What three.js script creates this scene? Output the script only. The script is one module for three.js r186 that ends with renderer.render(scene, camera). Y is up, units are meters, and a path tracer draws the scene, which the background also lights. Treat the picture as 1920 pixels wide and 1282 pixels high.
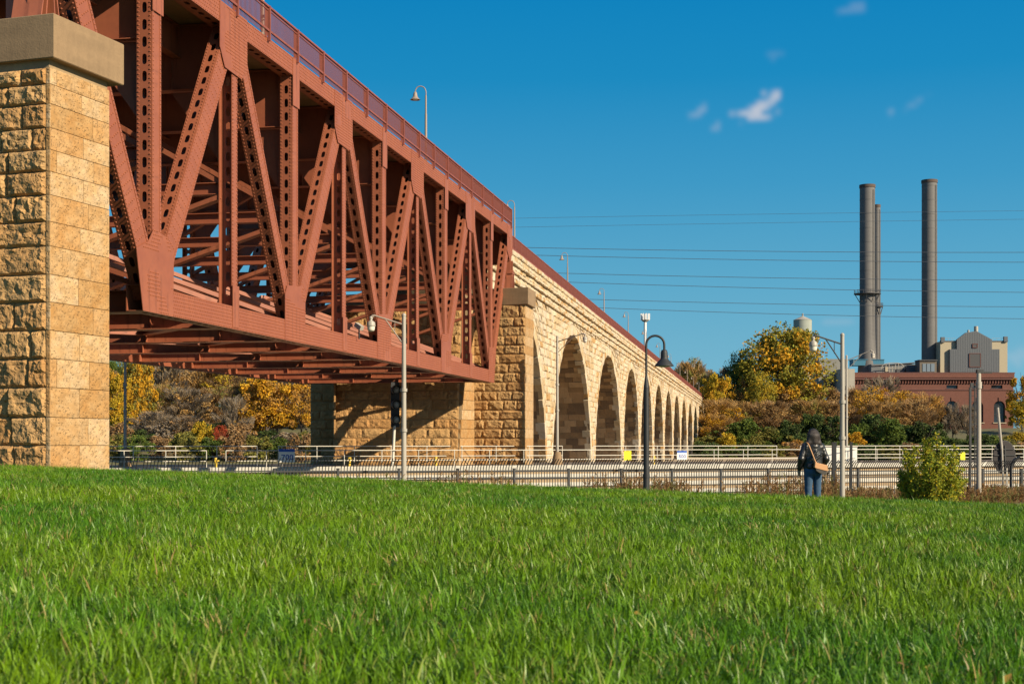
import * as THREE from 'three';
import { mergeGeometries } from 'three/addons/utils/BufferGeometryUtils.js';
import { MarchingCubes } from 'three/addons/objects/MarchingCubes.js';

// ---------------------------------------------------------------- camera, sky, sun, exposure
// y = 0 is the eye level of the photographer, who holds the camera half a metre above the lawn
const scene = new THREE.Scene();
const F = 2750, HORIZON = 833;                       // focal length and horizon row, in pixels of the 1920 x 1282 photograph
const camera = new THREE.PerspectiveCamera(2 * Math.atan(641 / F) * 180 / Math.PI, 1024 / 683, 0.1, 6000);
camera.position.set(0, 0, 0);
camera.lookAt(0, 0, -1);
camera.setViewOffset(1920, 1282, 0, -(HORIZON - 641), 1920, 1282);
camera.focus = 70; camera.userData.fStop = 12;
camera.updateProjectionMatrix();
const renderer = new THREE.WebGLRenderer({ antialias: true });
renderer.toneMapping = THREE.LinearToneMapping;
renderer.toneMappingExposure = 1.7;
renderer.shadowMap.enabled = true;

const SUN_AZ = 62 * Math.PI / 180, SUN_EL = 30 * Math.PI / 180;   // to the right of and behind the camera
const toSun = new THREE.Vector3(Math.sin(SUN_AZ) * Math.cos(SUN_EL), Math.sin(SUN_EL), Math.cos(SUN_AZ) * Math.cos(SUN_EL));
const sun = new THREE.DirectionalLight(new THREE.Color().setRGB(1, 0.85, 0.62), 5);
sun.position.copy(toSun).multiplyScalar(400); sun.target.position.set(0, 0, -60);
sun.castShadow = true; sun.shadow.mapSize.set(4096, 4096);
Object.assign(sun.shadow.camera, { left: -260, right: 260, top: 260, bottom: -260, near: 1, far: 1200 });
scene.add(sun, sun.target);

// ---------------------------------------------------------------- seeded noise
function rng(seed) { let a = seed >>> 0; return () => { a = (a + 0x6D2B79F5) | 0; let t = Math.imul(a ^ (a >>> 15), 1 | a); t = (t + Math.imul(t ^ (t >>> 7), 61 | t)) ^ t; return ((t ^ (t >>> 14)) >>> 0) / 4294967296; }; }
function hash3(x, y, z) { let h = Math.imul(x, 374761393) + Math.imul(y, 668265263) + Math.imul(z, 2147483647 - 1013904223); h = Math.imul(h ^ (h >>> 13), 1274126177); return ((h ^ (h >>> 16)) >>> 0) / 4294967296; }
const sm = t => t * t * (3 - 2 * t), lerp = (a, b, t) => a + (b - a) * t, clamp = (x, a, b) => Math.min(b, Math.max(a, x));
function vnoise(x, y, z = 0, wrap = 0) {
  const xi = Math.floor(x), yi = Math.floor(y), zi = Math.floor(z), u = sm(x - xi), v = sm(y - yi), w = sm(z - zi);
  const m = n => wrap ? ((n % wrap) + wrap) % wrap : n;
  const h = (a, b, c) => hash3(m(xi + a), m(yi + b), zi + c);
  return lerp(lerp(lerp(h(0, 0, 0), h(1, 0, 0), u), lerp(h(0, 1, 0), h(1, 1, 0), u), v), lerp(lerp(h(0, 0, 1), h(1, 0, 1), u), lerp(h(0, 1, 1), h(1, 1, 1), u), v), w);
}
function fbm(x, y, z = 0, oct = 4, wrap = 0) { let s = 0, a = 0.5, n = 0; for (let i = 0; i < oct; i++) { s += a * vnoise(x, y, z + i * 17.3, wrap); n += a; a *= 0.5; x *= 2; y *= 2; z *= 2; wrap *= 2; } return s / n; }

// ---------------------------------------------------------------- the sky: clear autumn blue with a few small clouds
{
  const w = 2048, h = 1024, d = new Float32Array(w * h * 4);
  const deg = 180 / Math.PI;
  const stops = [[0, [0.215, 0.49, 0.63]], [3, [0.175, 0.455, 0.61]], [6, [0.115, 0.40, 0.595]], [10, [0.05, 0.32, 0.565]], [14, [0.012, 0.255, 0.53]], [18, [0.003, 0.215, 0.505]], [26, [0.02, 0.19, 0.45]], [45, [0.05, 0.165, 0.38]], [90, [0.06, 0.15, 0.34]]].map(([e, c]) => [e, c.map(v => v / 1.7)]);
  const grad = e => { e = Math.max(e, 0); for (let i = 1; i < stops.length; i++) if (e <= stops[i][0]) { const t = (e - stops[i - 1][0]) / (stops[i][0] - stops[i - 1][0]); return [0, 1, 2].map(k => lerp(stops[i - 1][1][k], stops[i][1][k], t)); } return stops.at(-1)[1]; };
  // clouds: azimuth and elevation in degrees, half axes, tilt, strength
  const cl = [[1426, 204, 46, 22, 0.6, 0.85], [1402, 210, 26, 13, 0, 0.7], [1448, 186, 26, 13, 0.7, 0.75], [1310, 212, 28, 9, 0.7, 0.28], [1341, 238, 14, 7, 0.3, 0.22], [1662, 214, 30, 11, 0.1, 0.4], [1712, 196, 30, 6, 0.5, 0.14], [1596, 18, 46, 10, 0.1, 0.16], [1455, 102, 22, 10, 0.3, 0.1], [1560, 604, 50, 9, 0, 0.18], [1452, 668, 30, 6, -0.3, 0.12], [1905, 668, 40, 20, 0, 0.2]].map(([px, py, a, b, t, s]) => [Math.atan((px - 960) / F) * deg, Math.atan((HORIZON - py) / Math.hypot(F, px - 960)) * deg, a / F * deg, b / F * deg, t, s]);
  for (let j = 0; j < h; j++) {
    const el = ((j + 0.5) / h - 0.5) * 180;
    const g = grad(el);
    for (let i = 0; i < w; i++) {
      const phi = ((i + 0.5) / w - 0.5) * 360;           // equirectangular u: 0.5 is +x
      let az = phi + 90; if (az > 180) az -= 360;        // degrees to the right of the viewing direction
      const ang = Math.acos(clamp(Math.cos(el / deg) * (Math.sin(az / deg) * toSun.x - Math.cos(az / deg) * toSun.z) + Math.sin(el / deg) * toSun.y, -1, 1)) * deg;   // paler air round the sun
      const glow = el > -1 ? 0.27 * Math.exp(-ang / 16) + 0.068 * (0.5 + 0.5 * Math.cos(ang / deg)) ** 2 : 0;
      let c = [g[0] + glow, g[1] + glow * 0.92, g[2] + glow * 0.8];
      if (el > -2 && el < 30 && Math.abs(az) < 30) {
        let k = 0;
        for (const [ca, ce, a, b, t, s] of cl) {
          const dx = az - ca, dy = el - ce, x = (dx * Math.cos(t) + dy * Math.sin(t)) / a, y = (-dx * Math.sin(t) + dy * Math.cos(t)) / b;
          const q = 0.8 - Math.sqrt(x * x + y * y) + (fbm(az * 4.3, el * 4.3, 3, 4) - 0.5) * 2.0;
          k = Math.max(k, s * sm(clamp(q * 1.9, 0, 1)));
        }
        c = [0, 1, 2].map(n => lerp(g[n], [0.34, 0.35, 0.39][n], k));
      }
      const p = (j * w + i) * 4; d[p] = c[0]; d[p + 1] = c[1]; d[p + 2] = c[2]; d[p + 3] = 1;
    }
  }
  const t = new THREE.DataTexture(d, w, h, THREE.RGBAFormat, THREE.FloatType);
  t.mapping = THREE.EquirectangularReflectionMapping; t.magFilter = THREE.LinearFilter; t.minFilter = THREE.LinearFilter; t.needsUpdate = true;
  scene.background = t; scene.environment = t; scene.environmentIntensity = 1;
}

// ---------------------------------------------------------------- helpers
const W = (px, py, z) => new THREE.Vector3((px - 960) / F * z, (HORIZON - py) / F * z, -z);
const used = new Map();
const numbered = n => { const k = used.get(n) ?? 0; used.set(n, k + 1); return k ? `${n}_${String(k).padStart(3, '0')}` : n; };
function tag(o, label, category, group) { o.userData.label = label; o.userData.category = category; if (group) o.userData.group = group; return o; }
function thing(name, label, category, pos = [0, 0, 0], turn = 0, group) { const o = new THREE.Group(); o.name = numbered(name); o.position.set(...pos); o.rotation.y = turn; scene.add(o); return tag(o, label, category, group); }
function flat(g) { const o = g.index ? g.toNonIndexed() : g; for (const k of Object.keys(o.attributes)) if (!['position', 'normal', 'uv', 'color'].includes(k)) o.deleteAttribute(k); return o; }
function merge(list) { const l = list.filter(Boolean).map(flat); const col = l.some(g => g.attributes.color); for (const g of l) { if (!g.attributes.uv) g.setAttribute('uv', new THREE.BufferAttribute(new Float32Array(g.attributes.position.count * 2), 2)); if (col && !g.attributes.color) g.setAttribute('color', new THREE.BufferAttribute(new Float32Array(g.attributes.position.count * 3).fill(1), 3)); } return l.length === 1 ? l[0] : mergeGeometries(l, false); }
function put(name, geo, mat, parent) { const m = new THREE.Mesh(Array.isArray(geo) ? merge(geo) : geo, mat); m.name = name; m.castShadow = m.receiveShadow = true; (parent ?? scene).add(m); if (!parent) m.name = numbered(name); return m; }
const box = (w, h, d, x = 0, y = 0, z = 0) => new THREE.BoxGeometry(w, h, d).translate(x, y, z);
function bar(a, b, w, d = w, up = new THREE.Vector3(0, 1, 0)) {       // a box from a to b, w wide and d deep
  a = new THREE.Vector3(...a); b = new THREE.Vector3(...b);
  const dir = b.clone().sub(a), L = dir.length(); dir.normalize();
  let side = new THREE.Vector3().crossVectors(up, dir); if (side.lengthSq() < 1e-6) side.set(1, 0, 0); side.normalize();
  const nrm = new THREE.Vector3().crossVectors(dir, side);
  const g = new THREE.BoxGeometry(w, d, L); const m = new THREE.Matrix4().makeBasis(side, nrm, dir).setPosition(a.clone().add(b).multiplyScalar(0.5));
  return g.applyMatrix4(m);
}
const cyl = (r0, r1, h, x, y, z, n = 12) => new THREE.CylinderGeometry(r1, r0, h, n).translate(x, y + h / 2, z);
function tube(pts, r, n = 6, seg) { return new THREE.TubeGeometry(new THREE.CatmullRomCurve3(pts.map(p => p.isVector3 ? p : new THREE.Vector3(...p))), seg ?? pts.length * 4, r, n, false); }
function stick(a, b, r, n = 6) { a = new THREE.Vector3(...a); b = new THREE.Vector3(...b); const d = b.clone().sub(a), g = new THREE.CylinderGeometry(Array.isArray(r) ? r[1] : r, Array.isArray(r) ? r[0] : r, d.length(), n); g.applyQuaternion(new THREE.Quaternion().setFromUnitVectors(new THREE.Vector3(0, 1, 0), d.normalize())); const c = a.add(b).multiplyScalar(0.5); return g.translate(c.x, c.y, c.z); }
function lathe(pts, n = 16) { return new THREE.LatheGeometry(pts.map(p => new THREE.Vector2(...p)), n); }
function uvBox(g, s = 1) {                                            // uv in metres by the dominant axis of the normal
  g = flat(g); const p = g.attributes.position, n = g.attributes.normal, u = new Float32Array(p.count * 2);
  for (let i = 0; i < p.count; i++) { const ax = Math.abs(n.getX(i)), ay = Math.abs(n.getY(i)), az = Math.abs(n.getZ(i)); let a, b; if (ay >= ax && ay >= az) { a = p.getX(i); b = p.getZ(i); } else if (ax >= az) { a = p.getZ(i); b = p.getY(i); } else { a = p.getX(i); b = p.getY(i); } u[2 * i] = a * s; u[2 * i + 1] = b * s; }
  g.setAttribute('uv', new THREE.BufferAttribute(u, 2)); return g;
}

// ---------------------------------------------------------------- textures
const toS = c => { c = clamp(c, 0, 1); return Math.round(255 * (c <= 0.0031308 ? 12.92 * c : 1.055 * c ** (1 / 2.4) - 0.055)); };
function tex(n, f, srgb, rep = 1) {
  const d = new Uint8Array(n * n * 4);
  for (let j = 0; j < n; j++) for (let i = 0; i < n; i++) { const v = f(i / n, j / n), p = (j * n + i) * 4; for (let k = 0; k < 3; k++) d[p + k] = srgb ? toS(v[k]) : Math.round(255 * clamp(v, 0, 1)); d[p + 3] = 255; }
  const t = new THREE.DataTexture(d, n, n); t.wrapS = t.wrapT = THREE.RepeatWrapping; t.magFilter = THREE.LinearFilter; t.minFilter = THREE.LinearMipmapLinearFilter; t.generateMipmaps = true; t.repeat.set(rep, rep); if (srgb) t.colorSpace = THREE.SRGBColorSpace; t.needsUpdate = true; return t;
}
const pitted = tex(512, (u, v) => { const a = fbm(u * 8, v * 8, 1, 5, 8), b = fbm(u * 40, v * 40, 5, 3, 40); return clamp(0.25 + a * 0.6 + (b < 0.36 ? (b - 0.36) * 2.2 : 0) + b * 0.15, 0, 1); }, false, 0.6);
const stoneTone = tex(512, (u, v) => { const a = fbm(u * 5, v * 9, 2, 5, 5), b = fbm(u * 20, v * 34, 7, 4, 20), c = fbm(u * 12, v * 12, 11, 4, 12); const t = clamp((a - 0.35) * 2.3, 0, 1), pit = 1 - 0.2 * clamp((0.41 - b) * 14, 0, 1) * clamp((fbm(u * 4, v * 4, 33, 3, 4) - 0.38) * 5, 0, 1); const k = (0.8 + 0.34 * c) * pit; return [lerp(1.0, 0.92, t) * k, lerp(0.9, 0.72, t) * k, lerp(0.76, 0.46, t) * k].map(x => x * 0.98); }, true, 0.6);
const roughTone = tex(512, (u, v) => { const a = fbm(u * 6, v * 6, 12, 5, 6), b = fbm(u * 30, v * 30, 17, 3, 30); const k = 0.62 + 0.5 * a + 0.2 * (b - 0.5); return [k, k * lerp(0.98, 0.9, a), k * lerp(0.94, 0.8, a)]; }, true, 0.4);
const concreteTone = tex(512, (u, v) => { const a = fbm(u * 3, v * 14, 3, 5, 3), b = fbm(u * 60, v * 60, 4, 2, 60), c = fbm(u * 26, v * 4, 9, 4, 4); const k = 0.72 + 0.3 * a + 0.12 * (b - 0.5) + 0.16 * (c - 0.5); return [k, k * 0.985, k * 0.96]; }, true, 0.35);
const paintTone = tex(256, (u, v) => { const a = fbm(u * 4, v * 4, 6, 5, 4), b = fbm(u * 24, v * 24, 8, 3, 24); const r = clamp((fbm(u * 34, v * 5, 14, 4, 5) - 0.56) * 5, 0, 1) * clamp((a - 0.45) * 6, 0, 1); const k = (0.92 + 0.34 * (a - 0.5) + 0.16 * (b - 0.5)) * (1 - 0.3 * r); return [k, k * (0.97 + 0.1 * (a - 0.5)), k * 0.97]; }, true, 0.3);
const fineBump = tex(256, (u, v) => fbm(u * 30, v * 30, 21, 3, 30), false, 1);

const BASE = 0.8;                                                     // all base colours were picked a little high: one common scale
const std = (r, g, b, rough = 0.85, extra = {}) => new THREE.MeshStandardMaterial({ color: new THREE.Color().setRGB(r * BASE, g * BASE, b * BASE), roughness: rough, ...extra });
const STEEL = std(0.345, 0.107, 0.051, 0.55, { map: paintTone });
const STEEL_IN = STEEL;
const RAILRED = std(0.27, 0.075, 0.05, 0.6, { map: paintTone });
const CONCRETE = std(0.30, 0.2, 0.11, 0.9, { map: concreteTone, bumpMap: fineBump, bumpScale: 0.004 });
const DECKCON = std(0.17, 0.125, 0.085, 0.95, { map: concreteTone });
const PALECON = std(0.62, 0.6, 0.54, 0.9, { map: concreteTone });
const TANCON = std(0.42, 0.31, 0.19, 0.9, { map: concreteTone });
const GALV = std(0.42, 0.39, 0.34, 0.5, { map: concreteTone });
const DARKMETAL = std(0.018, 0.02, 0.023, 0.6);
const WHITERAIL = std(0.66, 0.62, 0.53, 0.6);
const smoothStone = [[0.50, 0.355, 0.20], [0.55, 0.42, 0.27], [0.46, 0.30, 0.14], [0.57, 0.45, 0.31], [0.50, 0.33, 0.165]].map(c => std(...c, 0.92, { map: stoneTone, bumpMap: pitted, bumpScale: 0.055 }));
const rockStone = [[0.52, 0.31, 0.125], [0.56, 0.355, 0.155], [0.48, 0.27, 0.10], [0.54, 0.34, 0.145]].map(c => std(...c, 0.95, { map: roughTone, bumpMap: pitted, bumpScale: 0.12 }));
const paleStone = [[0.63, 0.53, 0.37], [0.69, 0.60, 0.45], [0.58, 0.45, 0.27], [0.52, 0.33, 0.14], [0.66, 0.58, 0.46]].map(c => std(...c, 0.95, { map: roughTone, bumpMap: pitted, bumpScale: 0.05 }));
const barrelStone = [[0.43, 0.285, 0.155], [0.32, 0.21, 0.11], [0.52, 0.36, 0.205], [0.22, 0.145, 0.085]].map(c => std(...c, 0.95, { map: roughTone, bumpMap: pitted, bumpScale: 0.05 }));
const MORTAR = std(0.36, 0.27, 0.16, 0.98, { map: roughTone });

// ---------------------------------------------------------------- the lawn: a low knoll that hides the foot of everything behind it
function lawnDrop(x, z) {
  const c = 0.455 + 0.038 * clamp(x, -9, 9) + 0.009 * Math.min(z, 22) + 0.03 * (fbm(x * 0.35 + 9, z * 0.35, 1, 2) - 0.5) * clamp(z / 8, 0.2, 1);
  const over = Math.max(z - 21, 0), fall = over < 4 ? over * over * 0.0125 : 0.1 * (over - 2);
  return Math.max(-3, Math.min(c + fall, 2.65 + 0.0 * x));
}
const ground = (x, z) => -lawnDrop(x, z);
const DIR = new THREE.Vector3(Math.cos(26 * Math.PI / 180), 0, -Math.sin(26 * Math.PI / 180));   // the run of the lock and of the fence
{
  const xs = [], zs = []; for (let x = -70; x <= 70; x += Math.abs(x) < 14 ? 0.5 : 2) xs.push(x); for (let z = -12; z <= 54; z += z < 30 ? 0.5 : 1.5) zs.push(z);
  const g = new THREE.BufferGeometry(), P = [], U = [], I = [];
  zs.forEach(z => xs.forEach(x => { P.push(x, ground(x, Math.max(z, 0)), -z); U.push(x, z); }));
  for (let j = 0; j < zs.length - 1; j++) for (let i = 0; i < xs.length - 1; i++) { const a = j * xs.length + i, b = a + xs.length; I.push(a, a + 1, b, b, a + 1, b + 1); }
  g.setAttribute('position', new THREE.Float32BufferAttribute(P, 3)); g.setAttribute('uv', new THREE.Float32BufferAttribute(U, 2)); g.setIndex(I); g.computeVertexNormals();
  const soil = tex(256, (u, v) => { const a = fbm(u * 10, v * 10, 3, 5, 10); return [0.05 + 0.03 * a, 0.075 + 0.05 * a, 0.018 + 0.01 * a]; }, true, 0.7);
  const m = put('lawn_ground', g, std(1, 1, 1, 1, { map: soil })); m.userData.kind = 'structure';
}
{ // grass blades
  const R = rng(11);
  const tuft = (n, spread, wide, tall = 1) => {
    const P = [], N = [], I = [];
    for (let k = 0; k < n; k++) {
      const x = (R() - 0.5) * spread, z = (R() - 0.5) * spread, a = R() * 6.283, h = (0.03 + 0.038 * R()) * tall, lean = 0.008 + 0.055 * R() + (R() < 0.15 ? 0.03 : 0), w = wide * (0.7 + 0.6 * R()), b = a + (R() - 0.5) * 1.2, s = P.length / 3;
      for (let q = 0; q <= 3; q++) { const t = q / 3, o = lean * t * t, y = h * (t - 0.38 * t * t * (lean / 0.06)), ww = w * (q === 3 ? 0.12 : 1 - 0.35 * t * t) / 2;
        for (const e of [-1, 1]) { P.push(x + Math.cos(a) * o - Math.sin(b) * ww * e, y, z + Math.sin(a) * o + Math.cos(b) * ww * e); N.push(Math.cos(b) * 0.6, 0.7, Math.sin(b) * 0.6); } }
      for (let q = 0; q < 3; q++) { const c = s + q * 2; I.push(c, c + 1, c + 2, c + 2, c + 1, c + 3); }
    }
    const g = new THREE.BufferGeometry(); g.setAttribute('position', new THREE.Float32BufferAttribute(P, 3)); g.setIndex(I); g.computeVertexNormals(); return g;
  };
  const mat = new THREE.MeshPhysicalMaterial({ color: 0xffffff, roughness: 0.4, transmission: 0.25, thickness: 0, side: THREE.DoubleSide, specularIntensity: 0.42 });
  const spots = [];
  const strip = (z0, z1, den) => { const A = 0.37 * (z1 * z1 - z0 * z0) + (z1 - z0) * 1.2, n = Math.round(A * den); for (let i = 0; i < n; i++) { const z = Math.sqrt(lerp(z0 * z0, z1 * z1, R())), x = (R() * 2 - 1) * (0.37 * z + 0.6); spots.push([x, z]); } };
  strip(1.5, 4, 1500); strip(4, 8, 1250); strip(8, 14, 800); strip(14, 27, 460);
  const kinds = [tuft(10, 0.06, 0.0027), tuft(10, 0.07, 0.003), tuft(9, 0.06, 0.0024), tuft(11, 0.1, 0.0032), tuft(3, 0.12, 0.003, 1.7)];
  const lists = kinds.map(() => []); for (const s of spots) lists[R() < 0.1 ? 4 : Math.floor(R() * 4)].push(s);
  const d = new THREE.Object3D(), c = new THREE.Color();
  const grass = new THREE.Group(); grass.name = 'lawn_grass'; grass.userData = { kind: 'stuff', label: 'bright green long lawn grass covering the foreground knoll', category: 'grass' }; scene.add(grass);
  kinds.forEach((g, k) => {
    const im = new THREE.InstancedMesh(g, mat, lists[k].length); im.name = 'grass_blades'; im.userData.kind = 'stuff'; im.castShadow = im.receiveShadow = true;
    lists[k].forEach(([x, z], i) => {
      const patch = fbm(x * 0.9 + 31, z * 0.55 + 7, 2, 3), wide = z > 9 ? 1.45 : z > 5 ? 1.15 : 1;
      d.position.set(x, ground(x, z) - 0.004, -z); d.rotation.set((R() - 0.5) * 0.7, R() * 6.283, (R() - 0.5) * 0.7); const s = 0.72 + 0.5 * R() + 0.5 * (patch - 0.5); d.scale.set(s * wide, s * (0.9 + 0.3 * R()), s * wide); d.updateMatrix(); im.setMatrixAt(i, d.matrix);
      const q = R(), t = clamp((patch - 0.32) * 2.6, 0, 1); if (q < 0.035) c.setRGB(0.36, 0.27, 0.09); else if (q < 0.1) c.setRGB(0.30, 0.38, 0.08); else { const b = 0.7 + 0.6 * R(); c.setRGB(lerp(0.08, 0.165, t) * b, lerp(0.215, 0.29, t) * b, 0.006 * b); };
      im.setColorAt(i, c.multiplyScalar(BASE));
    });
    grass.add(im);
  });
  // a few fallen leaves and clover leaves among the blades
  const lf = new THREE.BufferGeometry(); lf.setAttribute('position', new THREE.Float32BufferAttribute([-0.5, 0, 0, -0.1, 0.1, 0.3, 0.5, 0.02, 0, -0.1, 0.12, -0.3], 3)); lf.setIndex([0, 1, 2, 0, 2, 3]); lf.computeVertexNormals();
  for (const [name, n, sz, cols] of [['fallen_leaves', 900, 0.028, [[0.42, 0.26, 0.05], [0.30, 0.16, 0.06], [0.45, 0.36, 0.06]]], ['clover_leaves', 5200, 0.022, [[0.17, 0.30, 0.03], [0.12, 0.25, 0.02], [0.24, 0.36, 0.05]]]]) {
    const im = new THREE.InstancedMesh(lf, mat, n); im.name = name; im.userData.kind = 'stuff';
    for (let i = 0; i < n;) { const z = Math.sqrt(lerp(4, 600, R())), x = (R() * 2 - 1) * (0.37 * z + 0.5); if (fbm(x * 0.8, z * 0.5, name.length, 3) < 0.46) { if (R() < 0.9) continue; } d.position.set(x, ground(x, z) + 0.018 + 0.03 * R(), -z); d.rotation.set((R() - 0.5) * 1.1, R() * 6.283, (R() - 0.5) * 1.1); d.scale.setScalar(sz * (0.7 + 0.6 * R())); d.updateMatrix(); im.setMatrixAt(i, d.matrix); c.setRGB(...cols[Math.floor(R() * 3)]).multiplyScalar(BASE); im.setColorAt(i, c); i++; }
    grass.add(im);
  }
}

// ---------------------------------------------------------------- river, lock, far bank
const LOCK0 = new THREE.Vector3(1.43, 0, -98.2);                      // a point on the edge of the far lock wall
const LOCKTURN = 26 * Math.PI / 180;
const lockAt = (s, y, back) => LOCK0.clone().addScaledVector(DIR, s).add(new THREE.Vector3(DIR.z * back, y, -DIR.x * back));   // s along the wall, back metres behind it
{
  const m = put('river_water', new THREE.PlaneGeometry(5000, 5000).rotateX(-Math.PI / 2).translate(0, -9, -1500), std(0.02, 0.035, 0.04, 0.08)); m.userData.kind = 'structure';
  // near apron of the lock, below the lawn
  const a = put('lock_apron', uvBox(box(260, 8, 30, 0, 0, 0)), TANCON); a.rotation.y = LOCKTURN; const c = lockAt(0, -2.75 - 4, -19 - 15); a.position.copy(c); a.userData.kind = 'structure';
  const b = put('lock_far_deck', uvBox(box(300, 9.6, 14, 0, 0, 0)), PALECON); b.rotation.y = LOCKTURN; b.position.copy(lockAt(20, -1.4 - 4.8, 7.16)); b.material = DECKCON; b.userData.kind = 'structure';
  // far wall of the lock chamber: pale rubbing strips on tan concrete
  const w = thing('lock_wall', 'tan lock chamber wall with pale horizontal rubbing strips behind the black fence', 'wall', lockAt(20, 0, 0).toArray(), LOCKTURN);
  put('wall_face', uvBox(box(300, 7.5, 0.12, 0, -1.72 - 3.75, -0.1)), TANCON, w);
  put('coping', uvBox(box(300, 0.32, 0.4, 0, -1.39 - 0.16, -0.02)), PALECON, w);
  for (let k = 0; k < 7; k++) put('rubbing_strip', uvBox(box(300, 0.27, 0.14, 0, -2.12 - k * 0.57, 0.03)), PALECON, w);
}
// the far bank behind the bridge: a wooded slope
function bankY(x, z) {
  const k = sm(clamp((x + 20) / 75, 0, 1)), front = lerp(248, 408, k), t = clamp((z - front) / lerp(82, 84, k), 0, 1);
  return -9.5 + 5.5 * sm(clamp((z - front + 14) / 16, 0, 1)) + t * 9.5 + (fbm(x * 0.06, z * 0.06, 8, 3) - 0.5) * 2 * t;
}
{
  const P = [], U = [], I = [], xs = [], zs = []; for (let x = -420; x <= 900; x += 10) xs.push(x); for (let z = 210; z <= 640; z += 8) zs.push(z); for (let z = 700; z <= 4000; z += 300) zs.push(z);
  zs.forEach(z => xs.forEach(x => { const k = z > 640 ? z / 640 : 1; P.push(x * k, bankY(x, Math.min(z, 640)), -z); U.push(x, z); }));
  for (let j = 0; j < zs.length - 1; j++) for (let i = 0; i < xs.length - 1; i++) { const a = j * xs.length + i, b = a + xs.length; I.push(a, a + 1, b, b, a + 1, b + 1); }
  const g = new THREE.BufferGeometry(); g.setAttribute('position', new THREE.Float32BufferAttribute(P, 3)); g.setAttribute('uv', new THREE.Float32BufferAttribute(U, 2)); g.setIndex(I); g.computeVertexNormals();
  const t = tex(256, (u, v) => { const a = fbm(u * 14, v * 14, 3, 4, 14), b = fbm(u * 5, v * 5, 6, 3, 5); return [0.07 + 0.09 * a, 0.06 + 0.06 * a + 0.03 * b, 0.03 + 0.02 * a]; }, true, 0.04);
  put('far_bank', g, std(1, 1, 1, 1, { map: t })).userData.kind = 'structure';
}

// ---------------------------------------------------------------- stone blocks
function rock(w, h, depth, nx, ny, bulge, rough, seed, edge = 0.05) {   // a pitched-face block, its face looking along +z, its lower left corner at 0,0
  const P = [], U = [], I = [], uo = hash3(seed, 3, 1) * 7, vo = hash3(seed, 5, 2) * 7, gap = 0.008;
  for (let j = 0; j <= ny; j++) for (let i = 0; i <= nx; i++) {
    const ed = i === 0 || j === 0 || i === nx || j === ny;
    let x = lerp(gap, w - gap, i / nx), y = lerp(gap, h - gap, j / ny);
    const m = Math.min(x, w - x, y, h - y), e = sm(clamp((m - 0.008) / edge, 0, 1));
    const n = fbm(x * 3.2 + seed * 1.7, y * 3.2, seed * 0.37, 3), n2 = vnoise(x * 11 + seed, y * 11, seed * 0.9);
    const zz = ed ? 0.004 : e * (bulge * (0.45 + 0.55 * hash3(seed, 9, 9)) + (n - 0.5) * 2 * rough + (n2 - 0.5) * rough * 0.9);
    if (!ed) { x += (hash3(i, j, seed) - 0.5) * w / nx * 0.5; y += (hash3(j, i, seed + 7) - 0.5) * h / ny * 0.5; }
    P.push(x, y, Math.max(zz, 0.002)); U.push(x + uo, y + vo);
  }
  for (let j = 0; j < ny; j++) for (let i = 0; i < nx; i++) { const a = j * (nx + 1) + i, b = a + nx + 1; if ((i + j) % 2) I.push(a, a + 1, b, b, a + 1, b + 1); else I.push(a, a + 1, b + 1, a, b + 1, b); }
  const q = (x, y, z) => { P.push(x, y, z); U.push(x + z + uo, y + vo); return P.length / 3 - 1; };
  const x0 = gap, x1 = w - gap, y0 = gap, y1 = h - gap, f = 0.004, bk = -depth;
  for (const [A, B] of [[[x0, y0], [x1, y0]], [[x1, y0], [x1, y1]], [[x1, y1], [x0, y1]], [[x0, y1], [x0, y0]]]) { const a = q(A[0], A[1], f), b = q(B[0], B[1], f), c = q(B[0], B[1], bk), e = q(A[0], A[1], bk); I.push(b, a, e, b, e, c); }
  const g = new THREE.BufferGeometry(); g.setAttribute('position', new THREE.Float32BufferAttribute(P, 3)); g.setAttribute('uv', new THREE.Float32BufferAttribute(U, 2)); g.setIndex(I); const o = g.toNonIndexed(); o.computeVertexNormals(); return o;
}
let blockSeed = 1;
// lays courses of blocks over a face; at = matrix that takes the face's x (along), y (up) and z (out) to the parent
function layFace(parent, at, width, levels, len, opt) {
  const { bulge, rough, nx, ny, mats, depth = 0.14, skip, R, edge, x0 = 0, name = 'stone_block' } = opt;
  for (let j = 0; j < levels.length - 1; j++) {
    const y = levels[j], h = levels[j + 1] - y; let x = x0; const end = typeof width === 'function' ? width(y) : width;
    let first = true;
    while (x < end - 0.05) {
      let w = lerp(len[0], len[1], R()) * (first && j % 2 ? 0.55 : 1); if (end - x - w < len[0] * 0.5) w = end - x; first = false;
      if (!skip || !skip(x, y, w, h)) {
        const m = put(name, rock(w, h, depth, nx, ny, bulge, rough, blockSeed++, edge), mats[Math.floor(R() * mats.length)], parent);
        m.applyMatrix4(at.clone().multiply(new THREE.Matrix4().makeTranslation(x, y, 0)));
      }
      x += w;
    }
  }
}
const M4 = (x, y, z, ry = 0, rx = 0) => new THREE.Matrix4().makeTranslation(x, y, z).multiply(new THREE.Matrix4().makeRotationY(ry)).multiply(new THREE.Matrix4().makeRotationX(rx));
const polyBlock = (pts, y0, y1) => { const s = new THREE.Shape(pts.map(([x, z]) => new THREE.Vector2(x, -z))); return new THREE.ExtrudeGeometry(s, { depth: y1 - y0, bevelEnabled: false }).rotateX(-Math.PI / 2).translate(0, y0, 0); };

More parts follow.
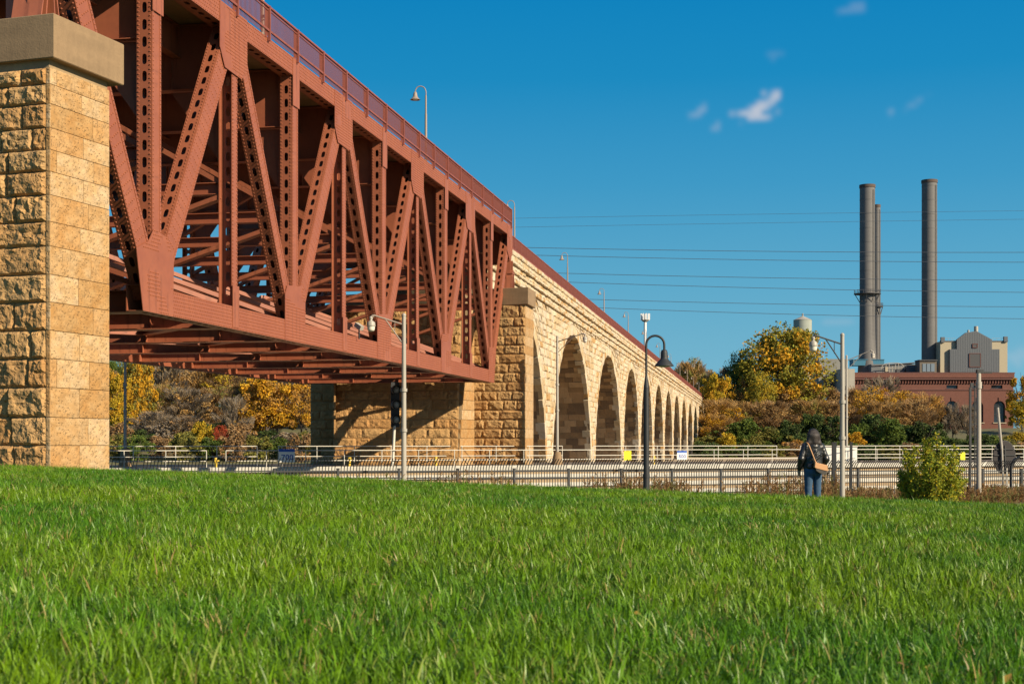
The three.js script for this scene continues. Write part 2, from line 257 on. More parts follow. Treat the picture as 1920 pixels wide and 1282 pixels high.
// ---------------------------------------------------------------- near pier (local x runs away along its sunlit side, local z out of it)
const PT = (90 - 19) * Math.PI / 180;
{
  const p = thing('bridge_pier', 'tall yellow sandstone pier with concrete cap at the left edge of the lawn', 'pier', [-11.63, 0, -36.9], PT);
  const R = rng(5), lv = [126, 157, 194, 239, 280, 321, 365, 415, 461, 514, 566, 619, 672, 726, 782, 835, 890, 945, 1000, 1056].map(y => (HORIZON - y) / 74.5).reverse();
  const top = lv.at(-1), L = 2.54;
  put('pier_core', uvBox(box(L - 0.04, top - lv[0] + 0.25, 15.9, L / 2, (top + lv[0]) / 2 + 0.12, -8)), MORTAR, p);
  // sunlit side: smooth ashlar, two or three stones a course, a dressed margin on the corner
  for (let j = 0; j < lv.length - 1; j++) {
    const h = lv[j + 1] - lv[j], cut = j % 2 ? [0.0, 1.12 + 0.35 * R(), L] : R() < 0.4 ? [0.0, 0.26, 1.62 + 0.3 * R(), L] : [0.0, 1.5 + 0.35 * R(), L];
    for (let k = 0; k < cut.length - 1; k++) { const w = cut[k + 1] - cut[k]; const m = put('stone_block', rock(w, h, 0.12, Math.max(3, Math.round(w * 9)), 7, 0.014, j === lv.length - 2 ? 0.05 : 0.022, blockSeed++, 0.03), smoothStone[Math.floor(R() * 5)], p); m.position.set(cut[k], lv[j], 0); }
    put('corner_margin', uvBox(box(0.03, h - 0.012, 0.1, -0.012, lv[j] + h / 2, -0.045)), smoothStone[Math.floor(R() * 5)], p);
  }
  // side towards the lawn: rock-faced stones with deep relief
  layFace(p, M4(0, 0, -3.2, -Math.PI / 2), 3.1, lv, [0.75, 1.5], { bulge: 0.11, rough: 0.08, nx: 14, ny: 10, mats: rockStone, R, edge: 0.07, depth: 0.1 });
  layFace(p, M4(0, 0, -15.9, -Math.PI / 2), 12.7, lv, [1.0, 1.7], { bulge: 0.12, rough: 0.07, nx: 5, ny: 4, mats: rockStone, R, edge: 0.1, depth: 0.1 });
  layFace(p, M4(L - 0.005, 0, 0, Math.PI / 2), 15.9, lv, [1.2, 2], { bulge: 0.1, rough: 0.06, nx: 3, ny: 3, mats: rockStone, R, edge: 0.1, depth: 0.1 });
  // concrete cap, slightly chamfered
  const s = new THREE.Shape(); const c = [[-0.14, -16.2], [2.92, -16.2], [2.92, 0.2], [-0.14, 0.2]]; c.forEach(([x, z], i) => i ? s.lineTo(x, -z) : s.moveTo(x, -z));
  put('pier_cap', uvBox(new THREE.ExtrudeGeometry(s, { depth: 1.07, bevelEnabled: true, bevelSize: 0.02, bevelThickness: 0.02, bevelSegments: 1, bevelOffset: -0.02 }).rotateX(-Math.PI / 2).translate(0, 9.71, 0)), CONCRETE, p);
}
// ---------------------------------------------------------------- far pier: a broad battered part and a narrower one beside the arches
{
  const p = thing('bridge_pier', 'broad battered sandstone pier under the far end of the steel truss', 'pier', [0, 0, 0]);
  const q = (px, z) => [(px - 960) / F * z, -z];
  const R = rng(15), lv = []; for (let y = -1.5; y < 9.7; y += 0.62 + 0.06 * R()) lv.push(y); lv[lv.length - 1] = 9.72;
  const faceOf = (A, B, lean, opt, w0) => { const dx = B[0] - A[0], dz = B[1] - A[1], L = Math.hypot(dx, dz), ry = Math.atan2(-dz, dx); const at = M4(A[0], 0, A[1], ry, -lean); layFace(p, at, L, lv.map(y => y / Math.cos(lean)), opt.len, { ...opt, R }); return L; };
  const rk = { bulge: 0.1, rough: 0.08, nx: 8, ny: 5, mats: rockStone, edge: 0.09, depth: 0.12, len: [0.9, 1.7] };
  const lean = Math.atan(1.9 / 11);
  const A0 = q(582, 104.6), A = q(632, 104.4), B = q(626, 100.2), C = q(858, 99.2), D = q(888, 102.2), E = q(888, 108), G = q(645, 114);
  // core of the battered part, narrower at the top
  const up = (P, k) => [P[0] + k[0], P[1] + k[1]], nb = [(C[1] - B[1]), -(C[0] - B[0])].map(v => v / Math.hypot(C[0] - B[0], C[1] - B[1])), shift = nb.map(v => v * 2.0);
  const bot = [A, B, C, D, E, G], tp = [A, up(B, shift), up(C, shift).map((v, i) => v + (i === 0 ? 0.45 : 0)), D, E, G];
  const cg = new THREE.BufferGeometry(), P = [], I = []; const y0 = -1.6, y1 = 9.7;
  for (let i = 0; i < 6; i++) { const j = (i + 1) % 6; P.push(bot[i][0], y0, bot[i][1], bot[j][0], y0, bot[j][1], tp[j][0], y1, tp[j][1], tp[i][0], y1, tp[i][1]); const k = i * 4; I.push(k, k + 1, k + 2, k, k + 2, k + 3); }
  cg.setAttribute('position', new THREE.Float32BufferAttribute(P, 3)); cg.setIndex(I); cg.computeVertexNormals(); cg.setAttribute('uv', new THREE.Float32BufferAttribute(new Float32Array(P.length / 3 * 2), 2));
  put('pier_core', cg, MORTAR, p);
  const ln = Math.atan(2.0 / 11.3);
  faceOf(B, C, ln, rk); put('pier_core', uvBox(polyBlock([A0, A, q(645, 114), q(596, 114)].map(([x, z]) => [x, z - 0.03]), -1.6, 9.72)), MORTAR, p); faceOf(A0, A, 0, rk); faceOf(A, B, 0, { ...rk, nx: 4, ny: 3 });
  // dressed corner towards the sun: smooth stones stepping back with the batter
  for (let j = 0; j < lv.length - 1; j++) {
    const f = (lv[j] + lv[j + 1]) / 2, k = clamp((f + 1.5) / 11.3, 0, 1), c0 = [C[0] + (shift[0] + 0.45) * k, C[1] + shift[1] * k], h = lv[j + 1] - lv[j] - 0.012;
    const dx = D[0] - c0[0], dz = D[1] - c0[1], L = Math.hypot(dx, dz); const b = rock(L, h, 0.3, 4, 3, 0.012, 0.015, blockSeed++, 0.03); const m = put('corner_stone', b, smoothStone[Math.floor(R() * 5)], p); m.applyMatrix4(M4(c0[0], lv[j], c0[1], Math.atan2(-dz, dx)).multiply(new THREE.Matrix4().makeTranslation(0, 0, 0.05)));
  }
  // narrower part
  const E1 = q(886, 102.35), F1 = q(985, 101.2), G1 = q(1000, 104.4);
  const core = [E1, F1, G1, q(900, 108)]; put('pier_core', uvBox(polyBlock(core.map(([x, z]) => [x, z - 0.05]), -1.6, 9.72)), MORTAR, p);
  faceOf(E1, F1, 0, { ...rk, bulge: 0.12, rough: 0.09, len: [0.8, 1.6] });
  for (let j = 0; j < lv.length - 1; j++) { const dx = G1[0] - F1[0], dz = G1[1] - F1[1], L = Math.hypot(dx, dz); const m = put('corner_stone', rock(L, lv[j + 1] - lv[j], 0.2, 6, 4, 0.012, 0.015, blockSeed++, 0.03), smoothStone[Math.floor(R() * 5)], p); m.applyMatrix4(M4(F1[0], lv[j], F1[1], Math.atan2(-dz, dx))); }
  const cap = (pts) => { const s = new THREE.Shape(pts.map(([x, z]) => new THREE.Vector2(x, -z))); return uvBox(new THREE.ExtrudeGeometry(s, { depth: 1.12, bevelEnabled: true, bevelSize: 0.02, bevelThickness: 0.02, bevelSegments: 1, bevelOffset: -0.02 }).rotateX(-Math.PI / 2).translate(0, 9.68, 0)); };
  put('pier_cap', cap([q(893, 102.4), q(990, 100.95), q(1004.5, 104), q(905, 107.5)]), CONCRETE, p);
  put('pier_cap', cap([q(622, 106.6), q(866, 101.6), q(884, 103), q(880, 110), q(640, 114)]), CONCRETE, p);
}

// ---------------------------------------------------------------- the stone arch viaduct (local x runs away along it, local z out of the sunlit wall)
const AT = (90 - 9.9) * Math.PI / 180, AC = Math.cos(9.9 * Math.PI / 180);
const ARCH0 = new THREE.Vector3((1440 - 56600 / 106 - 960) / F * 106, 0, -106);
const archS = z => (z - 106) / AC;
const grade = s => -0.003 * Math.max(0, s - 12);
{
  const b = thing('stone_arch_viaduct', 'long pale limestone viaduct of many round arches with red railing beyond the truss', 'bridge', ARCH0.toArray(), AT);
  const R = rng(77);
  // sandy rubble bank that the piers stand on
  { const g = new THREE.PlaneGeometry(380, 60, 95, 15).rotateX(-Math.PI / 2), p = g.attributes.position; for (let i = 0; i < p.count; i++) p.setY(i, -3.5 + (fbm(p.getX(i) * 0.2, p.getZ(i) * 0.2, 2, 3) - 0.5) * 0.8); g.computeVertexNormals(); const m = put('rubble_bank', uvBox(g), std(0.50, 0.39, 0.25, 0.97, { map: roughTone })); m.rotation.y = AT; m.position.copy(new THREE.Vector3(196, 0, 8).applyMatrix4(new THREE.Matrix4().makeRotationY(AT).setPosition(ARCH0))); m.userData.kind = 'structure'; }
  const cen = [104, 137.9, 172.3, 207.3, 235.3, 262.9, 289.7, 317.6, 345.5, 374, 402.6, 431.5, 460.5, 489].map(archS);
  const HALFP = 2.0, WIDTH = 8.2, FOOT = -3.6, SKEW = Math.tan(19 * Math.PI / 180);
  const arches = []; for (let i = 0; i < cen.length - 1; i++) { const c = (cen[i] + cen[i + 1]) / 2, r = (cen[i + 1] - cen[i]) / 2 - HALFP; arches.push({ c, r, y: 11.75 + grade(c) - r }); }
  const RING = 0.95;
  const END = archS(478), topY = s => 15.5 + grade(s);
  // half opening of arch a at height y, grown by k
  const hw = (a, y, k) => { const r = a.r + k; if (y < a.y) return a.r + (k ? Math.min(k, 0.001) : 0); const t = y - a.y; return t >= r ? 0 : Math.sqrt(r * r - t * t); };
  const indiv = [], rest = [[], [], [], [], []];
  const addBlock = (g, s, col, name) => { if (indiv.length < 300 && s < archS(168)) { indiv.push(1); put(name, g, paleStone[col], b); } else rest[col].push(g); };
  const pick = () => { const q = R(); return q < 0.3 ? 0 : q < 0.55 ? 1 : q < 0.75 ? 2 : q < 0.84 ? 3 : 4; };
  const quadBlock = (s0, s1, t0, t1, y0, y1, out) => {                 // face from s0..s1 (bottom) and t0..t1 (top)
    const P = [], I = [], U = [], g = 0.012, cs = (s0 + s1 + t0 + t1) / 4, cy = (y0 + y1) / 2, off = R() * 5;
    const ring = [[s0 + g, y0 + g], [s1 - g, y0 + g], [t1 - g, y1 - g], [t0 + g, y1 - g]], inner = ring.map(([s, y]) => [lerp(s, cs, 0.16 + 0.1 * R()), lerp(y, cy, 0.28 + 0.14 * R()), out * (0.6 + 0.8 * R())]);
    const v = (s, y, z) => { P.push(s, y, z); U.push(s + off, y + off); return P.length / 3 - 1; };
    for (let i = 0; i < 4; i++) { const j = (i + 1) % 4; const A = v(ring[i][0], ring[i][1], 0.01), B = v(ring[j][0], ring[j][1], 0.01), C = v(...inner[j]), D = v(...inner[i]); I.push(A, B, C, A, C, D); const E = v(ring[i][0], ring[i][1], -0.25), G = v(ring[j][0], ring[j][1], -0.25), H = v(ring[j][0], ring[j][1], 0.01), K = v(ring[i][0], ring[i][1], 0.01); I.push(E, G, H, E, H, K); }
    const c = v(cs, cy, out * (0.7 + 0.7 * R())); for (let i = 0; i < 4; i++) { const j = (i + 1) % 4; I.push(v(...inner[i]), v(...inner[j]), c); }
    const G = new THREE.BufferGeometry(); G.setAttribute('position', new THREE.Float32BufferAttribute(P, 3)); G.setAttribute('uv', new THREE.Float32BufferAttribute(U, 2)); G.setIndex(I); const o = G.toNonIndexed(); o.computeVertexNormals(); return o;
  };
  // spandrel and pier courses; each row follows the ring of the arch on either side
  const far = s => s > archS(300);
  for (let i = 0; i < cen.length; i++) {
    const aL = arches[i - 1], aR = arches[i];
    let y = FOOT; const lim = 13.05 + grade(cen[i]); const step = far(cen[i]) ? 1.0 : 0.62;
    while (y < lim - 0.2) {
      const h = Math.min(step * (0.85 + 0.35 * R()), lim - y), y2 = y + h;
      const s0b = aL ? aL.c + hw(aL, y, RING) : 0, s0t = aL ? aL.c + hw(aL, y2, RING) : 0, s1b = aR ? aR.c - hw(aR, y, RING) : cen[i], s1t = aR ? aR.c - hw(aR, y2, RING) : cen[i];
      const lo = Math.max(Math.min(s0b, s0t), i ? (cen[i - 1] + cen[i]) / 2 : 0), hi = Math.min(Math.max(s1b, s1t), i < cen.length - 1 ? (cen[i] + cen[i + 1]) / 2 : cen[i]);
      if (hi - lo > 0.3) {
        const n = Math.max(1, Math.round((hi - lo) / (far(cen[i]) ? 2.2 : 1.45))), cuts = [0]; for (let k = 1; k < n; k++) cuts.push((k + (R() - 0.5) * 0.5) / n); cuts.push(1);
        for (let k = 0; k < n; k++) { const bs0 = lerp(s0b, s1b, cuts[k]), bs1 = lerp(s0b, s1b, cuts[k + 1]), ts0 = lerp(s0t, s1t, cuts[k]), ts1 = lerp(s0t, s1t, cuts[k + 1]); if (bs1 > END) continue; addBlock(quadBlock(Math.max(bs0, 0), bs1, Math.max(ts0, 0), ts1, y, y2, 0.04 + 0.15 * R() * R()), bs0, pick(), 'stone_block'); }
      }
      y = y2;
    }
  }
  // rings of voussoirs, their ends uneven towards the opening
  for (const a of arches) {
    if (a.c - a.r > END) continue;
    const n = Math.round(Math.PI * a.r / (far(a.c) ? 1.3 : 0.8)), pt = (r, t) => [a.c - Math.cos(t) * r, a.y + Math.sin(t) * r];
    for (let k = 0; k < n; k++) {
      const t0 = Math.PI * k / n, t1 = Math.PI * (k + 1) / n, inn = a.r - 0.02 - 0.28 * R() * R(), outr = a.r + RING + 0.02, o = 0.06 + 0.1 * R();
      const A = pt(inn, t0), B = pt(outr, t0), C = pt(outr, t1), D = pt(inn, t1), off = R() * 5, depth = 0.35 + 0.7 * R();
      const P = [], I = [], U = []; const v = (p, z) => { P.push(p[0], p[1], z); U.push(p[0] + off, p[1] + z); return P.length / 3 - 1; };
      const c = [(A[0] + B[0] + C[0] + D[0]) / 4, (A[1] + B[1] + C[1] + D[1]) / 4], e = [A, B, C, D].map(p => [lerp(c[0], p[0], 0.97), lerp(c[1], p[1], 0.97)]);
      for (let i = 0; i < 4; i++) { const j = (i + 1) % 4; I.push(v(e[j], o * 0.4), v(e[i], o * 0.4), v(c, o)); const shx = (i === 3 || i === 0) ? 1 : 1; const q = p => [p[0] + depth * SKEW, p[1]]; I.push(v(e[i], o * 0.4), v(e[j], o * 0.4), v(q(e[j]), -depth)); I.push(v(e[i], o * 0.4), v(q(e[j]), -depth), v(q(e[i]), -depth)); }
      const G = new THREE.BufferGeometry(); G.setAttribute('position', new THREE.Float32BufferAttribute(P, 3)); G.setAttribute('uv', new THREE.Float32BufferAttribute(U, 2)); G.setIndex(I); const g = G.toNonIndexed(); g.computeVertexNormals();
      addBlock(g, a.c + 99 * (a.c > archS(130)), pick(), 'voussoir');
    }
    // uneven quoins up the straight part of the piers
    for (const side of [-1, 1]) for (let y = FOOT; y < a.y - 0.1;) { const h = Math.min(0.5 + 0.35 * R(), a.y - y), k = 0.02 + 0.22 * R() * R(), s = a.c + side * a.r; const dq = 0.35 + 0.7 * R(), bq = flat(box(k + 0.9, h - 0.02, dq, s + side * (0.45 - k / 2), y + h / 2, 0.08 - dq / 2)), pq = bq.attributes.position; for (let n = 0; n < pq.count; n++) pq.setX(n, pq.getX(n) - Math.min(0, pq.getZ(n)) * SKEW); rest[pick()].push(bq); y += h; }
  }
  rest.forEach((l, k) => { if (l.length) put('stone_courses', l, paleStone[k], b).userData.kind = 'stuff'; });
  // solid body behind the facing: spandrels with the openings cut out, sheared to the skew of the piers
  const sh = new THREE.Shape(); sh.moveTo(0, FOOT); sh.lineTo(cen[0] + HALFP > 0 ? Math.max(0, cen[0] + HALFP) : 0, FOOT);
  for (const a of arches) { if (a.c + a.r > END) break; sh.lineTo(Math.max(a.c - a.r - 0.02, 0.01), FOOT); const n = 28; for (let k = 0; k <= n; k++) { const t = Math.PI * k / n; const s = a.c - Math.cos(t) * (a.r + 0.02); if (s > 0) sh.lineTo(s, a.y + Math.sin(t) * (a.r + 0.02)); } sh.lineTo(a.c + a.r + 0.02, FOOT); }
  sh.lineTo(END, FOOT); sh.lineTo(END, 13); sh.lineTo(0, 13);
  const body = new THREE.ExtrudeGeometry(sh, { depth: WIDTH, bevelEnabled: false }).translate(0, 0, -WIDTH);
  { const p = body.attributes.position; for (let i = 0; i < p.count; i++) p.setX(i, p.getX(i) - p.getZ(i) * SKEW * (p.getX(i) > 0.02 && p.getX(i) < END - 0.02 ? 1 : 0)); body.computeVertexNormals(); }
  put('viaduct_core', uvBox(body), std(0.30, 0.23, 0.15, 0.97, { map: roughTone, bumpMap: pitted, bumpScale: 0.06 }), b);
  // barrel stones seen inside the nearer openings
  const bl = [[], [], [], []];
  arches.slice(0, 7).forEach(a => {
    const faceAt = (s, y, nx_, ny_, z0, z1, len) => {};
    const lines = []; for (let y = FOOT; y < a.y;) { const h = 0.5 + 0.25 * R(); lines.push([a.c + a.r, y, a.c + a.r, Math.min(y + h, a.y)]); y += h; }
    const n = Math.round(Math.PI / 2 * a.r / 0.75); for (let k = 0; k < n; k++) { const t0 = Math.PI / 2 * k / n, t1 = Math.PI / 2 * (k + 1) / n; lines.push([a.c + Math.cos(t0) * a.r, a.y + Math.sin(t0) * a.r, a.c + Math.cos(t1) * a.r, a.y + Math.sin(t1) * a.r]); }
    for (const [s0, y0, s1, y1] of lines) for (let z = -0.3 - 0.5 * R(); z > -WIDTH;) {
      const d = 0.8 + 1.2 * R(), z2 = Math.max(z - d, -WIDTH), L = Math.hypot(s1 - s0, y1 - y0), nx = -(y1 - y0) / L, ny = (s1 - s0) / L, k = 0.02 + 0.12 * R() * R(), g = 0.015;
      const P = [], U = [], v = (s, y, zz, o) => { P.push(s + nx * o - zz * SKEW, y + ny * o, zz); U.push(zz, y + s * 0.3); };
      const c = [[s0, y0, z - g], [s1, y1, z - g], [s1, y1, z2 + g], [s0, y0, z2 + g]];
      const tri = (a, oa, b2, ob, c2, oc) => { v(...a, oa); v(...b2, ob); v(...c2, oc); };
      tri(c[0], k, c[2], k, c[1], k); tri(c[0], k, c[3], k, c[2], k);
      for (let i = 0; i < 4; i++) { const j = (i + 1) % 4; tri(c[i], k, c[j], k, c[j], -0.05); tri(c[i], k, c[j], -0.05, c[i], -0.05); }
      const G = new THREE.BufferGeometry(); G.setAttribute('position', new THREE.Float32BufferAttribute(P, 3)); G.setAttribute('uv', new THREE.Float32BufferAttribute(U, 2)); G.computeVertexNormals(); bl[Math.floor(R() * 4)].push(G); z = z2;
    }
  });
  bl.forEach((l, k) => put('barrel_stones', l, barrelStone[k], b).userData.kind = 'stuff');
  // corbelled string courses and the coping
  const courses = [[13.02, 13.32, 0.16], [13.34, 13.72, 0.05], [13.72, 13.98, 0.24], [14.0, 14.38, 0.1], [14.38, 14.66, 0.34], [14.68, 15.08, 0.24], [15.1, 15.5, 0.3]];
  for (const [ya, yb, o] of courses) {
    const l = [[], [], [], [], []];
    for (let s = 0; s < END;) { const w = (s > archS(260) ? 2.4 : 1.1) * (0.7 + 0.7 * R()), e = Math.min(s + w, END), gy = grade(s), oo = o + (R() - 0.5) * 0.08; const g = quadBlock(s, e, s, e, ya + gy, yb + gy + 0.004, 0.04 + 0.05 * R()); g.translate(0, 0, oo); l[pick()].push(g); l[1].push(flat(box(e - s - 0.02, yb - ya - 0.02, oo + 0.3, (s + e) / 2, (ya + yb) / 2 + gy, (oo - 0.3) / 2 - 0.25))); s = e; }
    l.forEach((q, k) => { if (q.length) put('string_course', q, paleStone[k], b).userData.kind = 'stuff'; });
  }
  put('deck', uvBox(box(END, 2.2, WIDTH - 0.6, END / 2, 13.9 - 0.6, -WIDTH / 2)), PALECON, b);
  // railing: posts every three metres, thin bars between
  for (let s = 0.4; s < END - 3; s += 3.05) {
    const y = topY(s), e = s + 3.05; put('rail_post', uvBox(box(0.09, 1.24, 0.1, s, y + 0.62, 0.12)), RAILRED, b);
    const g = [box(3.05, 0.07, 0.08, s + 1.525, y + 1.17, 0.12), box(3.05, 0.06, 0.05, s + 1.525, y + 0.2, 0.12), box(3.05, 0.16, 0.22, s + 1.525, y + 0.05, 0.1)]; for (let k = 1; k < 22; k++) g.push(box(0.03, 0.95, 0.03, s + k * 0.139, y + 0.68, 0.12));
    put('rail_panel', g, RAILRED, b);
  }
  const g2 = [box(END, 0.07, 0.08, END / 2, 16.2, -WIDTH)]; for (let s = 0; s < END; s += 3.05) g2.push(box(0.09, 1.2, 0.1, s, 15.9 + grade(s), -WIDTH)); put('rear_railing', g2, RAILRED, b);
}

// ---------------------------------------------------------------- the steel deck truss (local x runs away along the bridge, local z out of the near truss)
const TT = (90 - 10.81) * Math.PI / 180, TC = Math.cos(10.81 * Math.PI / 180), PANEL = 6.563, SPACE = 12.8;
const TRUSS0 = new THREE.Vector3((102 - 960) / F * 39.84, 0, -39.84);
{
  const t = thing('steel_truss_span', 'riveted red steel deck truss span crossing above the lock', 'bridge', TRUSS0.toArray(), TT);
  const slots = (L, w, pitch = 0.54, len = 0.34, wd = 0.16, m = 0.5) => {
    const s = new THREE.Shape(); s.moveTo(0, -w / 2); s.lineTo(L, -w / 2); s.lineTo(L, w / 2); s.lineTo(0, w / 2);
    const n = Math.floor((L - 2 * m) / pitch), o = (L - n * pitch) / 2;
    for (let k = 0; k <= n; k++) { const c = o + k * pitch, h = new THREE.Path(), r = wd / 2, d = len / 2 - r; const N = 5; for (let i = 0; i <= N; i++) { const a = Math.PI / 2 + Math.PI * i / N; const q = [c - d + Math.cos(a) * r, Math.sin(a) * r]; i ? h.lineTo(...q) : h.moveTo(...q); } for (let i = 0; i <= N; i++) { const a = -Math.PI / 2 + Math.PI * i / N; h.lineTo(c + d + Math.cos(a) * r, Math.sin(a) * r); } s.holes.push(h); }
    return new THREE.ExtrudeGeometry(s, { depth: 0.02, bevelEnabled: false }).rotateX(Math.PI / 2);   // lies in x,z
  };
  const rv = [];                                                       // rivet heads of the near truss: x, y, z
  const LAT = 0.5;
  // a box member between p and q: two side plates and two slotted cover plates
  function member(p, q, w, kind, rivets) {
    const dx = q[0] - p[0], dy = q[1] - p[1], L = Math.hypot(dx, dy), an = Math.atan2(dy, dx), g = [];
    if (kind === 'H') {
      g.push(box(L, w, 0.03, L / 2, 0, -0.03), box(L, w, 0.03, L / 2, 0, -LAT - 0.01));
      g.push(slots(L, LAT - 0.04).translate(0, 0.01, -LAT / 2 - 0.02));
      for (const z of [-0.06, -LAT + 0.02]) for (const y of [-0.05, 0.05]) g.push(box(L, 0.08, 0.02, L / 2, y, z));
    } else {
      g.push(box(L, w, 0.03, L / 2, 0, -0.03), box(L, w, 0.03, L / 2, 0, -LAT - 0.01));
      for (const y of [-w / 2 + 0.02, w / 2 - 0.002]) g.push(slots(L, LAT - 0.04).translate(0, y + 0.0, -LAT / 2 - 0.02));
      for (const y of [-w / 2 + 0.06, w / 2 - 0.06]) g.push(box(L, 0.11, 0.014, L / 2, y, -0.008));
    }
    const m = new THREE.Matrix4().makeTranslation(p[0], p[1], 0).multiply(new THREE.Matrix4().makeRotationZ(an)); const G = uvBox(merge(g)); G.applyMatrix4(m);
    if (rivets) {
      const v = new THREE.Vector3(), add = (x, y, z) => { v.set(x, y, z).applyMatrix4(m); rv.push([v.x, v.y, v.z]); };
      for (let x = 0.1; x < L; x += 0.14) { for (const y of [-w / 2 + 0.06, w / 2 - 0.06]) add(x, y, 0.0); if (kind !== 'H') for (const z of [-0.08, -LAT + 0.04]) { add(x, w / 2 + 0.002, z); add(x, -w / 2 - 0.002 + 0.0, z); } }
      if (kind === 'D') for (let x = 0.1; x < L; x += 0.3) for (const y of [-0.2, -0.07, 0.07, 0.2]) if (Math.abs(y) < w / 2 - 0.15) add(x, y, -0.014);
    }
    return G;
  }
  const YB0 = 4.13, YB1 = 4.94, YT0 = 14.8, YT1 = 15.53, YB = (YB0 + YB1) / 2, YT = (YT0 + YT1) / 2;
  const parts = [];
  const S = k => k * PANEL;
  for (let k = 1; k < 10; k++) parts.push(k % 2 ? ['vertical_post', member([S(k) - 0.05, YB1 + 0.0], [S(k) - 0.05, YT0 + 0.1], 0.66, 'V', true)] : ['vertical_post', member([S(k), YB1 - 0.1], [S(k), YT0], 0.5, 'H', true)]);
  for (let k = 1; k < 10; k += 2) {
    parts.push(['diagonal', member([S(k) + 0.1, YB + 0.3], [S(k + 1) - 0.35, YT - 0.4], k === 9 ? 0.7 : 0.86, 'D', true)]);
    parts.push(['diagonal', member([S(k) - 0.2, YB + 0.2], [S(k - 1) + (k === 1 ? 0.2 : 0.35), YT - 0.4], k === 1 ? 0.9 : 0.66, 'D', true)]);
  }
  const chord = (s0, s1, y0, y1) => { const L = s1 - s0 - 0.012, h = y1 - y0; const g = [box(L, h, 0.035, L / 2, 0, -0.0), box(L, h, 0.035, L / 2, 0, -LAT - 0.05), slots(L, LAT + 0.01, 0.6, 0.34, 0.17).translate(0, -h / 2 + 0.021, -LAT / 2 - 0.025)]; g.push(box(L, 0.02, LAT + 0.01, L / 2, h / 2 - 0.012, -LAT / 2 - 0.025)); const G = uvBox(merge(g)); return G.translate(s0 + 0.006, (y0 + y1) / 2, 0); };
  for (let k = 1; k < 9; k++) parts.push(['bottom_chord', chord(S(k) + (k === 1 ? -1.05 : 0) + (k > 1 ? 1.1 : 0), S(k + 1) + (k === 8 ? 0.55 : 1.1), YB0, YB1)]);
  for (let k = 0; k < 10; k++) parts.push(['top_chord', chord(S(k) + (k ? 1.15 : -0.6), S(k + 1) + (k === 9 ? 0.6 : 1.15), YT0, YT1)]);
  const chordRivets = (s0, s1, y0, y1, rows, pitch) => { for (let r = 0; r < rows; r++) { const y = lerp(y0 + 0.05, y1 - 0.05, r / (rows - 1)); for (let s = s0 + (r % 2) * pitch / 2; s < s1; s += pitch) rv.push([s, y, 0.02]); } };
  chordRivets(S(1) - 0.9, S(9) + 0.5, YB0, YB1, 7, 0.15); chordRivets(-0.5, S(10) + 0.5, YT0, YT1, 6, 0.16);
  // gusset plates
  const gus = (pts, s, z = 0.02) => uvBox(new THREE.ExtrudeGeometry(new THREE.Shape(pts.map(([x, y]) => new THREE.Vector2(x + s, y))), { depth: 0.022, bevelEnabled: false }).translate(0, 0, z));
  const inside = (pts, x, y) => { let c = false; for (let i = 0, j = pts.length - 1; i < pts.length; j = i++) if ((pts[i][1] > y) !== (pts[j][1] > y) && x < (pts[j][0] - pts[i][0]) * (y - pts[i][1]) / (pts[j][1] - pts[i][1]) + pts[i][0]) c = !c; return c; };
  const gr = (pts, s) => { const R = rng(Math.round(s * 10)); for (let y = pts.reduce((m, p) => Math.min(m, p[1]), 99) + 0.06; y < 15.6; y += 0.12) for (let x = -2; x < 2; x += 0.12) if (inside(pts, x, y) && inside(pts, x + 0.05, y) && inside(pts, x - 0.05, y) && vnoise(x * 1.4 + s, y * 1.4, 2) > 0.38) rv.push([s + x + (Math.round(y / 0.12) % 2) * 0.06, y, 0.044]); };
  for (let k = 1; k < 10; k += 2) { const first = k === 1, last = k === 9; const pts = first ? [[-1.12, 4.12], [1.1, 4.12], [1.15, 5.9], [0.75, 6.6], [-0.35, 6.75], [-0.75, 6.3], [-1.6, 6.0]] : last ? [[-1.2, 4.12], [0.6, 4.12], [1.2, 6.2], [0.6, 6.5], [-1.0, 6.4]] : [[-1.35, 4.12], [1.08, 4.12], [1.08, 5.95], [0.8, 6.45], [-1.1, 6.3], [-1.35, 5.9]]; parts.push(['gusset_plate', gus(pts, S(k))]); gr(pts, S(k)); }
  for (let k = 2; k < 10; k += 2) { const pts = [[-1.5, 15.55], [-1.5, 13.9], [-1.05, 13.3], [0.55, 13.25], [1.1, 13.7], [1.1, 15.55]]; parts.push(['gusset_plate', gus(pts, S(k))]); gr(pts, S(k)); }
  for (const [k, a, b] of [[0, -0.6, 1.3], [10, -1.3, 0.6]]) { const pts = [[a, 15.55], [a, 13.6], [(a + b) / 2, 13.0], [b, 13.6], [b, 15.55]]; parts.push(['gusset_plate', gus(pts, S(k))]); gr(pts, S(k)); }
  for (let k = 1; k < 10; k += 2) parts.push(['gusset_plate', gus([[-0.42, 15.5], [-0.42, 13.6], [0.36, 13.6], [0.36, 15.5]], S(k), 0.019)]);
  for (let k = 2; k < 10; k += 2) parts.push(['gusset_plate', gus([[-0.3, 4.2], [-0.3, 5.7], [0.3, 5.7], [0.3, 4.2]], S(k), 0.019)]);
  for (const [n, g] of parts) { put(n, g, STEEL, t); put(n, g, STEEL, t).position.z = -SPACE; }
  // rivet heads
  const im = new THREE.InstancedMesh(new THREE.IcosahedronGeometry(0.03, 0), STEEL, rv.length), d = new THREE.Matrix4(); rv.forEach((p, i) => im.setMatrixAt(i, d.makeTranslation(...p))); im.name = 'rivet_heads'; im.userData.kind = 'stuff'; im.castShadow = im.receiveShadow = true; t.add(im);
